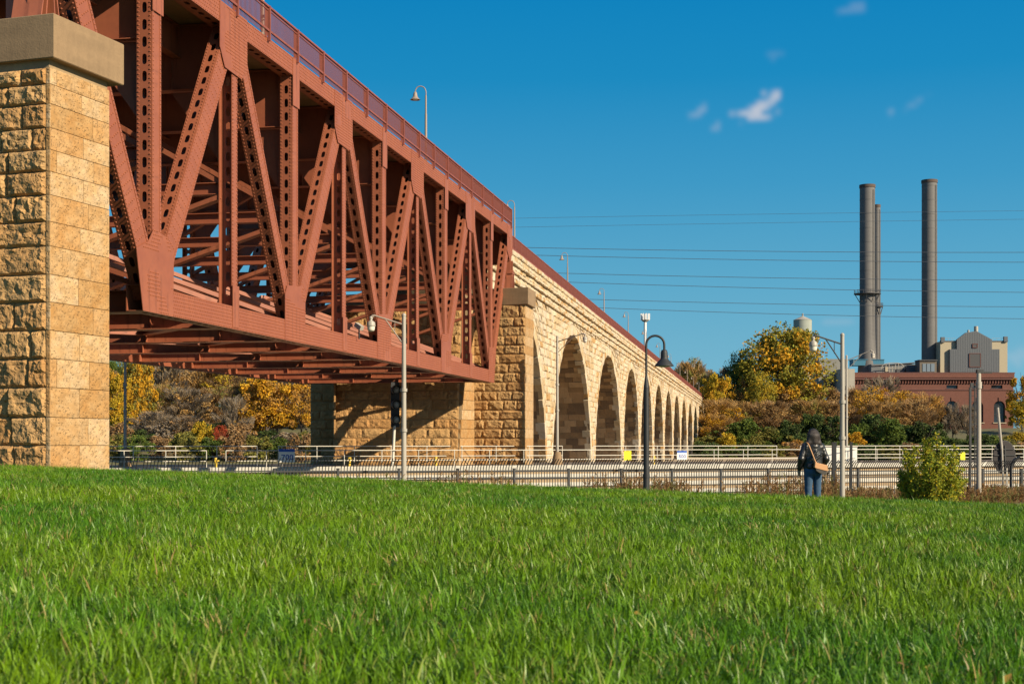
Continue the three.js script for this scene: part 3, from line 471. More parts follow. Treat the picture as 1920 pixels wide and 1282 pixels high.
  // cross beams, stringers, deck, bracing between the two trusses
  const Ibeam = (a, b, h, w, web = 0.03) => { const A = new THREE.Vector3(...a), B = new THREE.Vector3(...b); return [bar(a, b, web, h), bar([A.x, A.y + h / 2, A.z], [B.x, B.y + h / 2, B.z], w, 0.03), bar([A.x, A.y - h / 2, A.z], [B.x, B.y - h / 2, B.z], w, 0.03)]; };
  for (let k = 0; k <= 10; k++) {
    put('floor_beam', uvBox(merge([...Ibeam([S(k), 13.95, -0.58], [S(k), 13.95, -SPACE + 0.02], 2.3, 0.5), ...[0.15, 0.3, 0.45, 0.6, 0.75, 0.9].map(f => box(0.24, 2.2, 0.02, S(k), 13.95, -0.6 - f * (SPACE - 0.8)))])), STEEL_IN, t);
    if (k > 0 && k < 10) {
      put('bottom_strut', uvBox(merge([...Ibeam([S(k), YB - 0.03, -0.6], [S(k), YB - 0.03, -SPACE], 0.66, 0.75), ...[0.25, 0.5, 0.75].map(f => box(0.3, 0.6, 0.02, S(k), YB - 0.03, -f * SPACE))])), STEEL, t);
      put('sway_brace', uvBox(merge([bar([S(k), 5.0, -0.5], [S(k), 8.9, -SPACE], 0.42, 0.16), bar([S(k), 5.0, -SPACE], [S(k), 8.9, -0.5], 0.42, 0.16), ...Ibeam([S(k), 9.2, -0.55], [S(k), 9.2, -SPACE], 0.4, 0.36)])), STEEL_IN, t);
      put('sway_brace', uvBox(merge([bar([S(k), 9.4, -0.5], [S(k), 12.7, -SPACE / 2], 0.3, 0.16), bar([S(k), 9.4, -SPACE], [S(k), 12.7, -SPACE / 2], 0.3, 0.16)])), STEEL_IN, t);
      put('knee_plate', uvBox(new THREE.ExtrudeGeometry(new THREE.Shape([[0, 0], [1.9, 0], [0, -2.6]].map(q => new THREE.Vector2(...q))), { depth: 0.03, bevelEnabled: false }).rotateY(Math.PI / 2).translate(S(k) + 0.02, 12.75, -0.56)), STEEL_IN, t);
      put('knee_plate', uvBox(new THREE.ExtrudeGeometry(new THREE.Shape([[0, 0], [1.9, 0], [0, -2.6]].map(q => new THREE.Vector2(...q))), { depth: 0.03, bevelEnabled: false }).rotateY(-Math.PI / 2).translate(S(k) + 0.02, 12.75, -SPACE + 0.02)), STEEL_IN, t);
    }
    if (k > 0 && k < 9) {
      for (const [za, zb] of [[-0.6, -SPACE / 2], [-SPACE, -SPACE / 2]]) put('lateral_brace', uvBox(merge(Ibeam([S(k) + 0.25, YB + 0.1, za], [S(k + 1) - 0.25, YB + 0.1, zb], 0.32, 0.42))), STEEL, t);
      for (const [za, zb] of [[-0.6, -SPACE / 2], [-SPACE, -SPACE / 2]]) put('sway_brace', uvBox(merge([bar([S(k) + 0.3, 7.4, zb], [S(k + 1) - 0.3, 5.1, za], 0.2, 0.16)])), STEEL, t);
    }
  }
  for (const z of [-2.2, -4.3, -6.4, -8.5, -10.6]) put('stringer', uvBox(merge(Ibeam([-0.4, 14.55, z], [S(10) + 0.4, 14.55, z], 1.15, 0.34))), STEEL_IN, t);
  put('deck', uvBox(box(S(10) + 1.2, 0.3, SPACE - 0.7, S(5), 15.31, -SPACE / 2 - 0.27)), CONCRETE, t);
  // end posts on their bearings
  for (const z of [-0.3, -SPACE - 0.3]) for (const [s, e] of [[-0.45, 1], [S(10) + 0.45, -1]]) {
    put('end_post', uvBox(merge([box(0.5, 1.7, 0.46, s, 13.95, z), ...[-0.2, 0.2].map(o => bar([s + o, 12.2, z], [s + o * 0.5, 13.4, z], 0.5, 0.05)), box(0.06, 1.1, 0.8, s, 12.55, z)])), STEEL, t);
    const fan = []; for (const o of [-0.55, -0.27, 0, 0.27, 0.55]) fan.push(bar([s + o * 1.1, 11.0, z], [s + o * 0.55, 12.2, z], 0.85, 0.05)); fan.push(box(1.5, 0.18, 1.1, s, 10.9, z), box(0.85, 0.12, 0.9, s, 12.2, z), stick([s, 12.3, z - 0.45], [s, 12.3, z + 0.45], 0.13, 10), bar([s, 11.0, z - 0.38], [s, 12.2, z - 0.38], 0.05, 1.0), box(0.9, 1.1, 0.05, s, 11.6, z));
    put('bearing_shoe', uvBox(merge(fan)), STEEL, t);
  }
  // railing on the edge of the deck
  const y0 = 15.5;
  for (let k = 0; k <= 20; k++) {
    const s = k * PANEL / 2; put('rail_post', uvBox(merge([box(0.1, 1.34, 0.1, s, y0 + 0.55, 0.09), box(0.22, 1.2, 0.03, s - 0.2, y0 + 0.6, 0.03)])), RAILRED, t);
    if (k < 20) { const L = PANEL / 2, g = [box(L, 0.07, 0.09, s + L / 2, y0 + 1.18, 0.07), box(L, 0.08, 0.05, s + L / 2, y0 + 0.27, 0.09), box(L, 0.03, 0.04, s + L / 2, y0 + 1.04, 0.07)]; for (let i = 1; i < 26; i++) g.push(box(0.024, 1.12, 0.024, s + i * L / 26, y0 + 0.62, 0.06)); put('rail_panel', g, RAILRED, t); }
  }
  const g = [box(S(10), 0.07, 0.09, S(5), y0 + 1.18, -SPACE - 0.6)]; for (let k = 0; k <= 20; k++) g.push(box(0.1, 1.3, 0.1, k * PANEL / 2, y0 + 0.55, -SPACE - 0.6)); put('rear_railing', g, RAILRED, t);
  // floodlight under the deck, on the near lower chord
  const fl = thing('floodlight', 'small grey floodlight on the bottom chord of the truss', 'floodlight', [0, 0, 0]); const fp = W(673, 612, 67.3); fl.position.copy(fp); fl.rotation.y = 0.9;
  put('housing', uvBox(box(0.22, 0.2, 0.42)), GALV, fl).rotation.x = 0.5; put('bracket', [box(0.05, 0.5, 0.05, 0, -0.32, 0)], DARKMETAL, fl);
}

// ---------------------------------------------------------------- lamps along the bridge
const LAMPGREY = std(0.30, 0.235, 0.19, 0.5), GLOW = std(0.75, 0.7, 0.6, 0.4);
{
  const mk = (label) => {
    const g = thing('bridge_lamp', label, 'lamp', [0, 0, 0], 0, 'gooseneck lamps along the bridge deck');
    put('pole', [cyl(0.075, 0.06, 2.9, 0, 0, 0, 8), cyl(0.05, 0.045, 1.0, 0, 2.9, 0, 8), tube([[0, 3.85, 0], [0, 4.12, 0], [-0.1, 4.33, 0], [-0.28, 4.4, 0], [-0.46, 4.33, 0], [-0.55, 4.12, 0], [-0.55, 3.95, 0]], 0.03, 6, 20), cyl(0.11, 0.09, 0.3, 0, 0, 0, 8)], LAMPGREY, g);
    const s = put('lamp_shade', lathe([[0.03, 0.3], [0.07, 0.3], [0.1, 0.2], [0.12, 0.05], [0.2, -0.06], [0.27, -0.12], [0.255, -0.12], [0.18, -0.06], [0.1, 0.04], [0.0, 0.1]], 14), LAMPGREY, g); s.position.set(-0.55, 3.78, 0);
    const b = put('lens', new THREE.SphereGeometry(0.13, 10, 6).scale(1, 0.5, 1), GLOW, g); b.position.set(-0.55, 3.69, 0);
    return g;
  };
  const onTruss = z => { const s = (z - 39.84) / TC; return new THREE.Vector3(s, 15.45, -0.35).applyMatrix4(new THREE.Matrix4().makeRotationY(TT).setPosition(TRUSS0)); };
  const onArch = z => { const s = archS(z); return new THREE.Vector3(s, 15.45 + grade(s), -0.15).applyMatrix4(new THREE.Matrix4().makeRotationY(AT).setPosition(ARCH0)); };
  const L = [[onTruss(56.4), 'bridge lamp whose pole rises out of the top of the picture above the truss'], [onTruss(81.6), 'gooseneck lamp on the truss deck, alone against the blue sky'], [onArch(119.9), 'gooseneck lamp at the joint of the truss and the stone arches'], [onArch(151.7), 'first gooseneck lamp on the stone viaduct past the truss end'], [onArch(185.6), 'second gooseneck lamp on the viaduct past the truss end'], [onArch(217.7), 'third viaduct lamp, just left of the white antenna mast'], [onArch(250), 'viaduct lamp nearly hidden by the antenna mast and the black street lamp'], [onArch(282), 'viaduct lamp just right of the black street lamp arch']];
  [314, 346, 378, 410, 442, 470].forEach((z, k) => L.push([onArch(z), `tiny distant viaduct lamp before the trees, ${['first', 'second', 'third', 'fourth', 'fifth', 'last'][k]} past the black street lamp`]));
  L.forEach(([p, l]) => { const g = mk(l); g.position.copy(p); g.scale.set(1.08, 1.02, 1.08); });
}

// ---------------------------------------------------------------- tall lock lights
function lockLight(label, p, h, arm, fixture, base) {
  const g = thing('lock_light', label, 'light pole', p.toArray(), 0, 'light poles along the lock');
  put('pole', [cyl(0.105, 0.075, h, 0, 0, 0, 12), cyl(0.125, 0.125, 0.12, 0, h * 0.42, 0, 12), cyl(0.125, 0.125, 0.12, 0, h * 0.62, 0, 12), new THREE.SphereGeometry(0.085, 10, 6).translate(0, h, 0)], GALV, g);
  if (base) put('concrete_base', [cyl(0.42, 0.24, base, 0, 0, 0, 10)], CONCRETE, g);
  const y = h - 0.35, ax = arm[0], az = arm[1], ay = arm[2] ?? 0.3;
  put('arm', [stick([0, y, 0], [ax, y + ay, az], 0.035), stick([0, y - 0.75, 0], [ax * 0.62, y + ay * 0.6, az * 0.62], 0.025), stick([ax * 0.3, y - 0.35, az * 0.3], [ax * 0.3, y + 0.1, az * 0.3], 0.015), stick([ax, y + ay, az], [ax * 1.1, y + ay - 0.12, az * 1.1], 0.06)], fixture, g);
  const lamp = put('lamp_housing', lathe([[0.001, 0.1], [0.1, 0.08], [0.11, -0.05], [0.06, -0.12], [0.14, -0.2], [0.24, -0.26], [0.27, -0.5], [0.22, -0.5]].map(q => [q[0] * 0.62, q[1] * 0.62]), 14), GALV, g); lamp.position.set(ax * 1.08, y + ay - 0.1, az * 1.08);
  const lens = put('lens', lathe([[0.145, 0], [0.135, -0.12], [0.1, -0.18], [0.001, -0.2]], 14), GLOW, lamp); lens.position.y = -0.31;
  return g;
}
{
  let p = W(757, 0, 54); p.y = ground(p.x, 54); lockLight('tall grey light pole before the truss, its lamp arm pointing left', p, 4.75 - p.y, [-1.1, 0.2, 0.34], LAMPGREY);
  p = W(1580, 0, 55); p.y = ground(p.x, 54); lockLight('tall grey light pole beside the person, its lamp arm pointing left', p, 4.1 - p.y, [-1.05, 0.2, 0.32], DARKMETAL);
  p = W(1045, 0, 99.5); p.y = -1.4; lockLight('grey light pole in front of the second stone arch, arm pointing right', p, 8.7, [1.7, 0.9, 0.5], LAMPGREY, 0.9);
  p = W(1588, 0, 113); p.y = -1.4; lockLight('thin far light pole just right of the tall pole by the person', p, 8.2, [1.75, 0.5, 0.75], GALV, 0.7);
  p = W(234, 0, 93); p.y = -1.4; lockLight('dark light pole on a concrete base left of the bridge under the truss', p, 8.2, [-1.5, 0.5, 0.5], GALV, 1.15);
}
// ---------------------------------------------------------------- black street lamp by the fence
{
  const p = W(1212, 0, 40); p.y = ground(p.x, 40); const top = (HORIZON - 629) / F * 40, h = top - p.y;
  const g = thing('street_lamp', 'black gooseneck street lamp with bell shade in front of the fence', 'street lamp', p.toArray());
  const r = 0.245;
  put('post', [cyl(0.1, 0.085, 1.62, 0, 0, 0, 14), cyl(0.1, 0.1, 0.1, 0, 1.58, 0, 14), cyl(0.08, 0.068, h - 3.0, 0, 1.6, 0, 14), cyl(0.075, 0.035, 0.3, 0, h - 1.42, 0, 14)], DARKMETAL, g);
  const pts = [[0, h - 1.3, 0], [0, h - r - 0.25, 0]]; for (let k = 0; k <= 10; k++) { const a = Math.PI - Math.PI * k / 10; pts.push([r + Math.cos(a) * r, h - r + Math.sin(a) * r * 0.98, 0]); } pts.push([2 * r, h - r - 0.22, 0]);
  put('gooseneck', tube(pts, 0.033, 10, 60), DARKMETAL, g);
  const s = put('lamp_shade', lathe([[0.035, 0.16], [0.075, 0.15], [0.095, 0.08], [0.1, -0.06], [0.11, -0.1], [0.17, -0.16], [0.26, -0.27], [0.265, -0.29], [0.25, -0.29], [0.1, -0.15], [0.001, -0.13]], 24), DARKMETAL, g); s.position.set(2 * r, h - r - 0.3, 0);
  const l = put('lens', new THREE.SphereGeometry(0.2, 14, 8).scale(1, 0.28, 1), std(0.4, 0.4, 0.38, 0.3), g); l.position.set(2 * r, h - r - 0.57, 0);
}
// ---------------------------------------------------------------- black steel fence with curved tops
{
  const A = new THREE.Vector3(-2.107, 0, -56.8);
  const f = thing('steel_fence', 'black steel picket fence with outward curved tops along the lock', 'fence', [A.x, 0, A.z], LOCKTURN);
  const at = s => -0.55 - 0.0075 * s, PITCH = 2.44;
  const hook = (s, y) => [[0, 0], [0.1, 0.04], [0.24, 0.14], [0.4, 0.33]].map(([h, z]) => [s, y - 0.4 + h, z]);
  for (let k = -11; k < 15; k++) {
    const s = k * PITCH, y = at(s);
    put('post', [box(0.09, 1.65, 0.09, s, y - 0.4 - 0.82, 0), box(0.11, 0.03, 0.11, s, y - 0.39, 0)], DARKMETAL, f);
    const g = [box(PITCH, 0.05, 0.045, s + PITCH / 2, y - 0.5, 0.0), box(PITCH, 0.05, 0.045, s + PITCH / 2, y - 0.76, 0.0), box(PITCH, 0.05, 0.045, s + PITCH / 2, y - 1.85, 0)];
    for (let i = 1; i < 20; i++) { const q = s + i * PITCH / 20, yy = at(q); g.push(box(0.026, 1.6, 0.026, q, yy - 0.4 - 0.8, 0)); const h = hook(q, yy); for (let n = 0; n < 3; n++) g.push(bar(h[n], h[n + 1], 0.026, 0.026)); }
    put('picket_panel', g, DARKMETAL, f);
  }
  // heavier curved end post towards the right
  const e = 12 * PITCH - 0.75; put('curved_post', tube([[e, -2.7, 0.1], [e, -1.4, 0.1], [e, -1.02, 0.12], [e + 0.1, -0.75, 0.2], [e + 0.3, -0.58, 0.36]], 0.07, 8, 24), DARKMETAL, f);
}
// ---------------------------------------------------------------- white railings on the lock deck
function railing(label, s0, s1, back, gaps, heights, y = -1.4) {
  const o = lockAt(0, 0, back), g = thing('lock_railing', label, 'railing', o.toArray(), LOCKTURN);
  const runs = []; let a = s0; for (const [g0, g1] of gaps) { runs.push([a, g0]); a = g1; } runs.push([a, s1]);
  for (const [p, q] of runs) {
    for (const h of heights) put('rail', [stick([p, y + h, 0], [q, y + h, 0], 0.03)], WHITERAIL, g);
    const n = Math.max(1, Math.round((q - p) / 2.5)); for (let k = 0; k <= n; k++) put('post', [cyl(0.026, 0.026, heights[0], lerp(p, q, k / n), y, 0, 6)], WHITERAIL, g);
  }
}
railing('white pipe railing along the edge of the far lock wall', -46, 62, 0.5, [[-30.5, -29.4], [-22, -20.8], [22.4, 24.6]], [1.02, 0.38]);
railing('second white pipe railing a few steps behind the lock edge railing', -45, 61, 3.4, [[-33, -31], [-18, -16.6], [4, 6.5], [22.4, 24.6]], [1.24, 0.58], -1.36);
// ---------------------------------------------------------------- signs on the railings
function printed(w, h, draw) { const c = document.createElement('canvas'); c.width = w; c.height = h; const x = c.getContext('2d'); draw(x, w, h); const t = new THREE.CanvasTexture(c); t.colorSpace = THREE.SRGBColorSpace; return new THREE.MeshStandardMaterial({ map: t, roughness: 0.5, color: new THREE.Color().setScalar(BASE) }); }
function plate(name, label, px, py, wpx, hpx, z, mat, back = GALV, turn = 0.3) {
  const p = W(px, py, z), w = wpx / F * z, h = hpx / F * z, g = thing(name, label, 'sign', p.toArray(), turn);
  put('sign_plate', [box(w, h, 0.02)], back, g); const f = put('printed_face', new THREE.PlaneGeometry(w, h), mat, g); f.position.z = 0.0135; put('bracket', [box(0.05, h * 1.5, 0.04, -w * 0.3, -h * 0.1, -0.035), box(0.05, h * 1.5, 0.04, w * 0.3, -h * 0.1, -0.035)], GALV, g); return g;
}
const num = s => printed(256, 224, (x, w, h) => { x.fillStyle = '#f2efe8'; x.fillRect(0, 0, w, h); x.fillStyle = '#1356b8'; x.fillRect(0, 0, w, 48); x.fillStyle = '#1f4ea6'; x.font = 'bold 118px sans-serif'; x.textAlign = 'center'; x.textBaseline = 'middle'; x.fillText(s, w / 2 + 6, 138); });
plate('number_sign', 'white 700 sign with blue band below the near part of the truss', 537.5, 854, 30, 25, 91, num('700'));
plate('number_sign', 'white 800 sign with blue band, smaller and farther number sign on the lock railing', 1279, 853.5, 20, 17, 103.5, num('800'));
const yel = printed(128, 150, (x, w, h) => { x.fillStyle = '#f5ee0a'; x.fillRect(0, 0, w, h); x.fillStyle = '#3a3a10'; for (let k = 0; k < 5; k++) x.fillRect(22, 26 + k * 15, 60 + (k * 37) % 26, 3); });
plate('notice_sign', 'bright yellow notice sign on the railing below the stone arches', 1177, 854, 14.5, 17, 101.7, yel);
plate('notice_sign', 'bright yellow notice sign on the railing right of the leafy shrub', 1806, 855, 10, 14, 114.9, yel);
{ // small yellow bollards on the lock deck
  const Y = std(0.75, 0.5, 0.04, 0.5); [[655, 862, 'yellow bollard on the lock edge beside the broad pier'], [817, 864, 'yellow bollard on the lock edge below the pier corner'], [1226, 863, 'yellow bollard on the lock edge right of the black street lamp'], [404, 866, 'yellow bollard on the lock edge left of the 700 sign']].forEach(([px, py, l]) => { const z = 98.2 * 5600 / (6600 - px) + 0.9, p = W(px, 0, z); p.y = -1.4; const g = thing('bollard', l, 'bollard', p.toArray(), LOCKTURN, 'yellow bollards on the lock edge'); put('post', [cyl(0.085, 0.085, 0.5, 0, 0, 0, 10)], Y, g); put('cap', [cyl(0.12, 0.1, 0.08, 0, 0.5, 0, 10), box(0.3, 0.07, 0.08, 0.06, 0.4, 0)], Y, g); });
}
{ // white cabinet behind the fence, by the tall pole
  const z = 111, p = W(1572, 0, z); p.y = -1.4; const g = thing('equipment_cabinet', 'white equipment cabinet on the lock deck behind the tall pole', 'cabinet', p.toArray(), 0.1);
  put('body', uvBox(merge([box(2.7, 1.16, 0.8, 0, 0.62, 0)])), std(0.78, 0.76, 0.7, 0.6), g); put('lid', [box(2.8, 0.06, 0.9, 0, 1.23, 0)], GALV, g); for (const x of [-0.45, 0.45]) put('door_seam', [box(0.03, 1.0, 0.03, x, 0.62, 0.4)], GALV, g);
  for (const [px, zz, l, w] of [[1564.5, 62.5, 'dark square post behind the fence between person and tall pole', 0.17], [1596.5, 63.5, 'slim dark post behind the fence right of the tall pole', 0.1]]) { const q = W(px, 0, zz); q.y = -2.7; const t = thing('gate_post', l, 'post', q.toArray()); put('post', [box(w, 2.75, w, 0, 1.37, 0)], DARKMETAL, t); put('cap', [box(w + 0.04, 0.05, w + 0.04, 0, 2.77, 0)], DARKMETAL, t); }
}
{ // traffic signal for boats, on a white post before the broad pier
  const z = 94.5, p = W(736, 0, z); p.y = -1.4; const g = thing('lock_signal', 'black three-light boat signal on a white post before the broad pier', 'signal', p.toArray(), 0.25);
  put('post', [stick([0, 0, 0], [0.12, 2.6, 0], 0.09, 8)], WHITERAIL, g); put('backboard', [box(0.55, 2.9, 0.12, 0.16, 3.95, 0)], DARKMETAL, g);
  for (let k = 0; k < 3; k++) { const y = 4.9 - k * 0.95; const hd = put('lamp_head', [new THREE.CylinderGeometry(0.3, 0.3, 0.5, 14).rotateX(Math.PI / 2).translate(0.16, y, 0.25)], DARKMETAL, g); put('visor', [new THREE.CylinderGeometry(0.32, 0.32, 0.35, 14, 1, true, -Math.PI * 0.75, Math.PI * 1.5).rotateX(-Math.PI / 2).translate(0.16, y, 0.6)], new THREE.MeshStandardMaterial({ color: 0x0a0a0a, side: THREE.DoubleSide, roughness: 0.5 }), hd); put('lens', [new THREE.SphereGeometry(0.22, 10, 6).scale(1, 1, 0.4).translate(0.16, y, 0.5)], std(0.3, 0.32, 0.3, 0.15), hd); }
}
{ // pole with a caged ladder beside it, and the round sign seen from behind
  let p = W(1836, 0, 66); const g = thing('ladder_mast', 'tall mast with a narrow ladder behind the fence on the right', 'mast', [p.x, -2.7, p.z], 0.1); const H = (HORIZON - 697) / F * 66 + 2.7;
  put('pole', [cyl(0.12, 0.1, H, 0, 0, 0, 12), cyl(0.14, 0.14, 0.3, 0, H - 0.75, 0, 10)], GALV, g); put('fixture', [box(0.3, 0.16, 0.2, 0.05, H + 0.02, 0), box(0.5, 0.07, 0.1, 0.35, H - 0.02, 0)], DARKMETAL, g);
  put('ladder', [bar([-0.42, 0, 0.05], [-0.42, H - 0.7, 0.05], 0.09), bar([-0.2, 0, 0.05], [-0.2, H - 0.7, 0.05], 0.045), ...Array.from({ length: 20 }, (_, k) => stick([-0.42, 0.3 + k * 0.27, 0.05], [-0.2, 0.3 + k * 0.27, 0.05], 0.015, 5)), box(0.3, 0.05, 0.05, -0.2, 1.4, 0.03), box(0.3, 0.05, 0.05, -0.2, 3.6, 0.03), box(0.14, 0.2, 0.1, -0.35, H - 0.6, 0.05)], DARKMETAL, g);
  p = W(1884, 857, 74); const r = 22.5 / F * 74, s = thing('round_sign', 'back of a large round dark sign on a leaning pole at the right edge', 'sign', [p.x, p.y, p.z], 0.15);
  put('disc', [new THREE.CylinderGeometry(r, r, 0.04, 40).rotateX(Math.PI / 2).scale(1, 1.36, 1)], std(0.032, 0.027, 0.027, 0.8), s); put('rim', [new THREE.TorusGeometry(r, 0.02, 6, 48).scale(1, 1.36, 1)], DARKMETAL, s);
  put('rear_rib', [box(2 * r * 0.95, 0.05, 0.05, 0, 0.1, 0.045), box(2 * r * 0.8, 0.05, 0.05, 0, -0.28, 0.045), box(2 * r * 0.8, 0.05, 0.05, 0, 0.4, 0.045), box(0.06, 1.2, 0.05, 0.02, 0, 0.05)], DARKMETAL, s);
  const gy = -2.75 - p.y; put('post', [stick([-0.42, 2.5, 0.12], [-0.2, 0.4, 0.12], 0.07, 8), stick([-0.2, 0.6, 0.12], [-0.1, gy, 0.12], 0.06, 8)], GALV, s); put('second_post', [stick([0.08, -0.55, 0.1], [0.08, gy, 0.1], 0.04, 8)], WHITERAIL, s);
}
// ---------------------------------------------------------------- white antenna mast behind the viaduct
{
  const p = W(1210, 0, 520); const g = thing('antenna_mast', 'white antenna mast with panel antennas rising behind the viaduct', 'antenna', [p.x, -4, p.z]); const H = (HORIZON - 586) / F * 520 + 4;
  const WH = std(0.75, 0.75, 0.74, 0.5); put('mast', [cyl(0.6, 0.5, H - 0.5, 0, 0, 0, 10)], WH, g); put('platform', [cyl(1.5, 1.5, 0.15, 0, H - 2.6, 0, 12), cyl(0.9, 1.4, 0.6, 0, H - 3.2, 0, 12)], GALV, g); for (let k = 0; k < 9; k++) { const a = k / 9 * 6.283; put('panel_antenna', [box(0.42, 2.3, 0.25, Math.cos(a) * 1.5, H - 1.5, Math.sin(a) * 1.5)], WH, g); }
}
// ---------------------------------------------------------------- power lines
[[990, 464, 1920, 473], [1010, 478.5, 1920, 491.5], [1050, 512, 1920, 525], [1070, 529, 1920, 548], [1105, 561, 1920, 575], [1125, 577, 1920, 597.5], [960, 426, 1920, 411], [970, 409, 1920, 395]].forEach(([x0, y0, x1, y1], k) => {
  const z = 360 + k * 6, pts = []; for (let i = -2; i <= 12; i++) { const t = i / 10, x = lerp(x0, x1, t), sag = k < 6 ? 7 * (1 - (2 * t - 1) ** 2) : -2 * (1 - (2 * t - 1) ** 2); pts.push(W(x, lerp(y0, y1, t) + sag * 0.4, z)); }
  const m = put('power_line', tube(pts, k < 6 ? 0.06 : 0.035, 4, 60), std(0.05, 0.06, 0.08, 0.6)); tag(m, ['topmost dark power line of the six crossing the chimneys', 'second dark power line from the top crossing the chimneys', 'third dark power line from the top crossing the chimneys', 'fourth dark power line, just above the chimney platform', 'fifth dark power line, crossing below the chimney platform', 'lowest dark power line, just above the grey building and silo', 'lower of the two faint high power lines', 'upper of the two faint high power lines'][k], 'power line', 'power lines across the sky');
});

// ---------------------------------------------------------------- power plant across the river
const BRICKTONE = tex(256, (u, v) => { const r = Math.floor(v * 32), o = (r % 2) * 0.5, c = Math.floor(u * 12 + o), k = 0.78 + 0.3 * hash3(c, r, 5) + 0.25 * (fbm(u * 5, v * 5, 3, 4, 5) - 0.5), j = (v * 32) % 1 < 0.14 || ((u * 12 + o) % 1) < 0.05; return j ? [0.85, 0.9, 0.95] : [k, k * 0.97, k * 0.95]; }, true, 0.25);
const BRICK = std(0.185, 0.073, 0.052, 0.95, { map: BRICKTONE }), DARKIRON = std(0.06, 0.06, 0.065, 0.7), STACK = std(0.155, 0.15, 0.15, 0.75, { map: concreteTone }), SIDING = std(0.10, 0.11, 0.125, 0.6), BEIGE = std(0.42, 0.36, 0.25, 0.8), GLASS = std(0.03, 0.04, 0.05, 0.12), REDTRIM = std(0.15, 0.055, 0.043, 0.7);
{
  const Z = 520, m = px => px / F * Z, X = px => (px - 960) / F * Z, Y = py => (HORIZON - py) / F * Z;
  const b = thing('brick_power_house', 'red brick power house with dentil cornice and arched windows across the river', 'building', [0, 0, -Z]);
  const x0 = X(1596), x1 = X(1901), yb = Y(815), yt = Y(699);
  const sh = new THREE.Shape(); sh.moveTo(x0, yb); sh.lineTo(x1, yb); sh.lineTo(x1, yt); sh.lineTo(x0, yt);
  const arcs = [1648, 1692, 1740, 1786, 1834, 1875].map(px => { const c = X(px), r = m(10.5), ys = Y(762), y0 = Y(792), h = new THREE.Path(); h.moveTo(c - r, y0); h.lineTo(c + r, y0); h.lineTo(c + r, ys); h.absarc(c, ys, r, 0, Math.PI, false); h.lineTo(c - r, y0); sh.holes.push(h); return [c, r, ys, y0]; });
  const slits = [1786, 1834, 1870].map(px => { const c = X(px), w = m(10.5), a = Y(728.5), d = Y(722), h = new THREE.Path(); h.moveTo(c - w, a); h.lineTo(c + w, a); h.lineTo(c + w, d); h.lineTo(c - w, d); sh.holes.push(h); return [c, w, a, d]; });
  put('wall', uvBox(new THREE.ExtrudeGeometry(sh, { depth: 1.1, bevelEnabled: false, curveSegments: 10 }).translate(0, 0, -1.1)), BRICK, b);
  put('rear_block', uvBox(box(x1 - x0 - 0.2, yt - yb, 30, (x0 + x1) / 2, (yt + yb) / 2 - 0.1, -16.2)), BRICK, b);
  for (const [c, r, ys, y0] of arcs) { const w = put('window', [box(2 * r, ys + r - y0, 0.1, c, (ys + r + y0) / 2, -1.0)], GLASS, b); put('frame', [box(0.15, ys + r - y0, 0.12, c, (ys + r + y0) / 2, -0.9), box(2 * r, 0.15, 0.12, c, ys, -0.9), box(2 * r, 0.15, 0.12, c, (ys + y0) / 2, -0.9)], DARKIRON, w); put('sill', [box(2 * r + 0.8, 0.3, 0.4, c, y0 - 0.15, 0.1)], BEIGE, w); put('keystone', [box(0.7, 1.3, 0.3, c, ys + r + 0.6, 0.1)], BRICK, w); }
  for (const [c, w, a, d] of slits) { const q = put('window', [box(2 * w, d - a, 0.1, c, (a + d) / 2, -0.9)], GLASS, b); put('sill', [box(2 * w + 0.4, 0.15, 0.3, c, a - 0.07, 0.1)], REDTRIM, q); }
  put('parapet', uvBox(merge([box(x1 - x0 + 0.6, m(8.5), 0.7, (x0 + x1) / 2, Y(703.5), 0.0)])), BRICK, b);
  put('cornice', [box(x1 - x0 + 2.2, 0.45, 1.5, (x0 + x1) / 2, Y(710.5), 0.35), box(x1 - x0 + 1, 0.3, 0.9, (x0 + x1) / 2, Y(699), 0)], REDTRIM, b);
  for (let k = 0; k < 58; k++) put('dentil', [box(0.42, 1.25, 0.5, lerp(x0 + 0.4, x1 - 0.4, k / 57), Y(715.5), 0.25)], BRICK, b);
  put('string_course', [box(x1 - x0 + 0.5, 0.3, 0.35, (x0 + x1) / 2, Y(730.5), 0.12)], REDTRIM, b);
  put('stone_base', uvBox(merge([box(x1 - x0 + 0.6, 7, 1.6, (x0 + x1) / 2, yb - 3.5, -0.4)])), std(0.36, 0.31, 0.24, 0.95, { map: roughTone, bumpMap: pitted, bumpScale: 0.1 }), b);

  // corrugated boiler house above it
  const c = thing('boiler_house', 'dark corrugated boiler house with stepped gable and beige wings above the brick roof', 'building', [0, 0, -Z - 8]);
  const k = (Z + 8) / Z, X2 = px => X(px) * k, Y2 = py => Y(py) * k;
  const gs = [[1780, 698], [1780, 655], [1793, 655], [1793, 637], [1810, 624], [1830, 621], [1852, 633], [1859, 637], [1859, 655], [1873, 655], [1873, 698]];
  const s2 = new THREE.Shape(gs.map(([a, d]) => new THREE.Vector2(X2(a), Y2(d)))); put('gable_wall', uvBox(new THREE.ExtrudeGeometry(s2, { depth: 1.2, bevelEnabled: false })), SIDING, c);
  const gh = x => { for (let i = 1; i < gs.length - 1; i++) { const a = X2(gs[i][0]), d = X2(gs[i + 1][0]); if (x >= a && x <= d && d > a) return lerp(Y2(gs[i][1]), Y2(gs[i + 1][1]), (x - a) / (d - a)); } return Y2(655); };
  const ribs = []; for (let x = X2(1780) + 0.3; x < X2(1873); x += 0.62) { const t = gh(x) - 0.25; ribs.push(box(0.3, t - Y2(698), 0.05, x, (t + Y2(698)) / 2, 1.22)); } put('siding_ribs', ribs, SIDING, c).userData.kind = 'stuff';
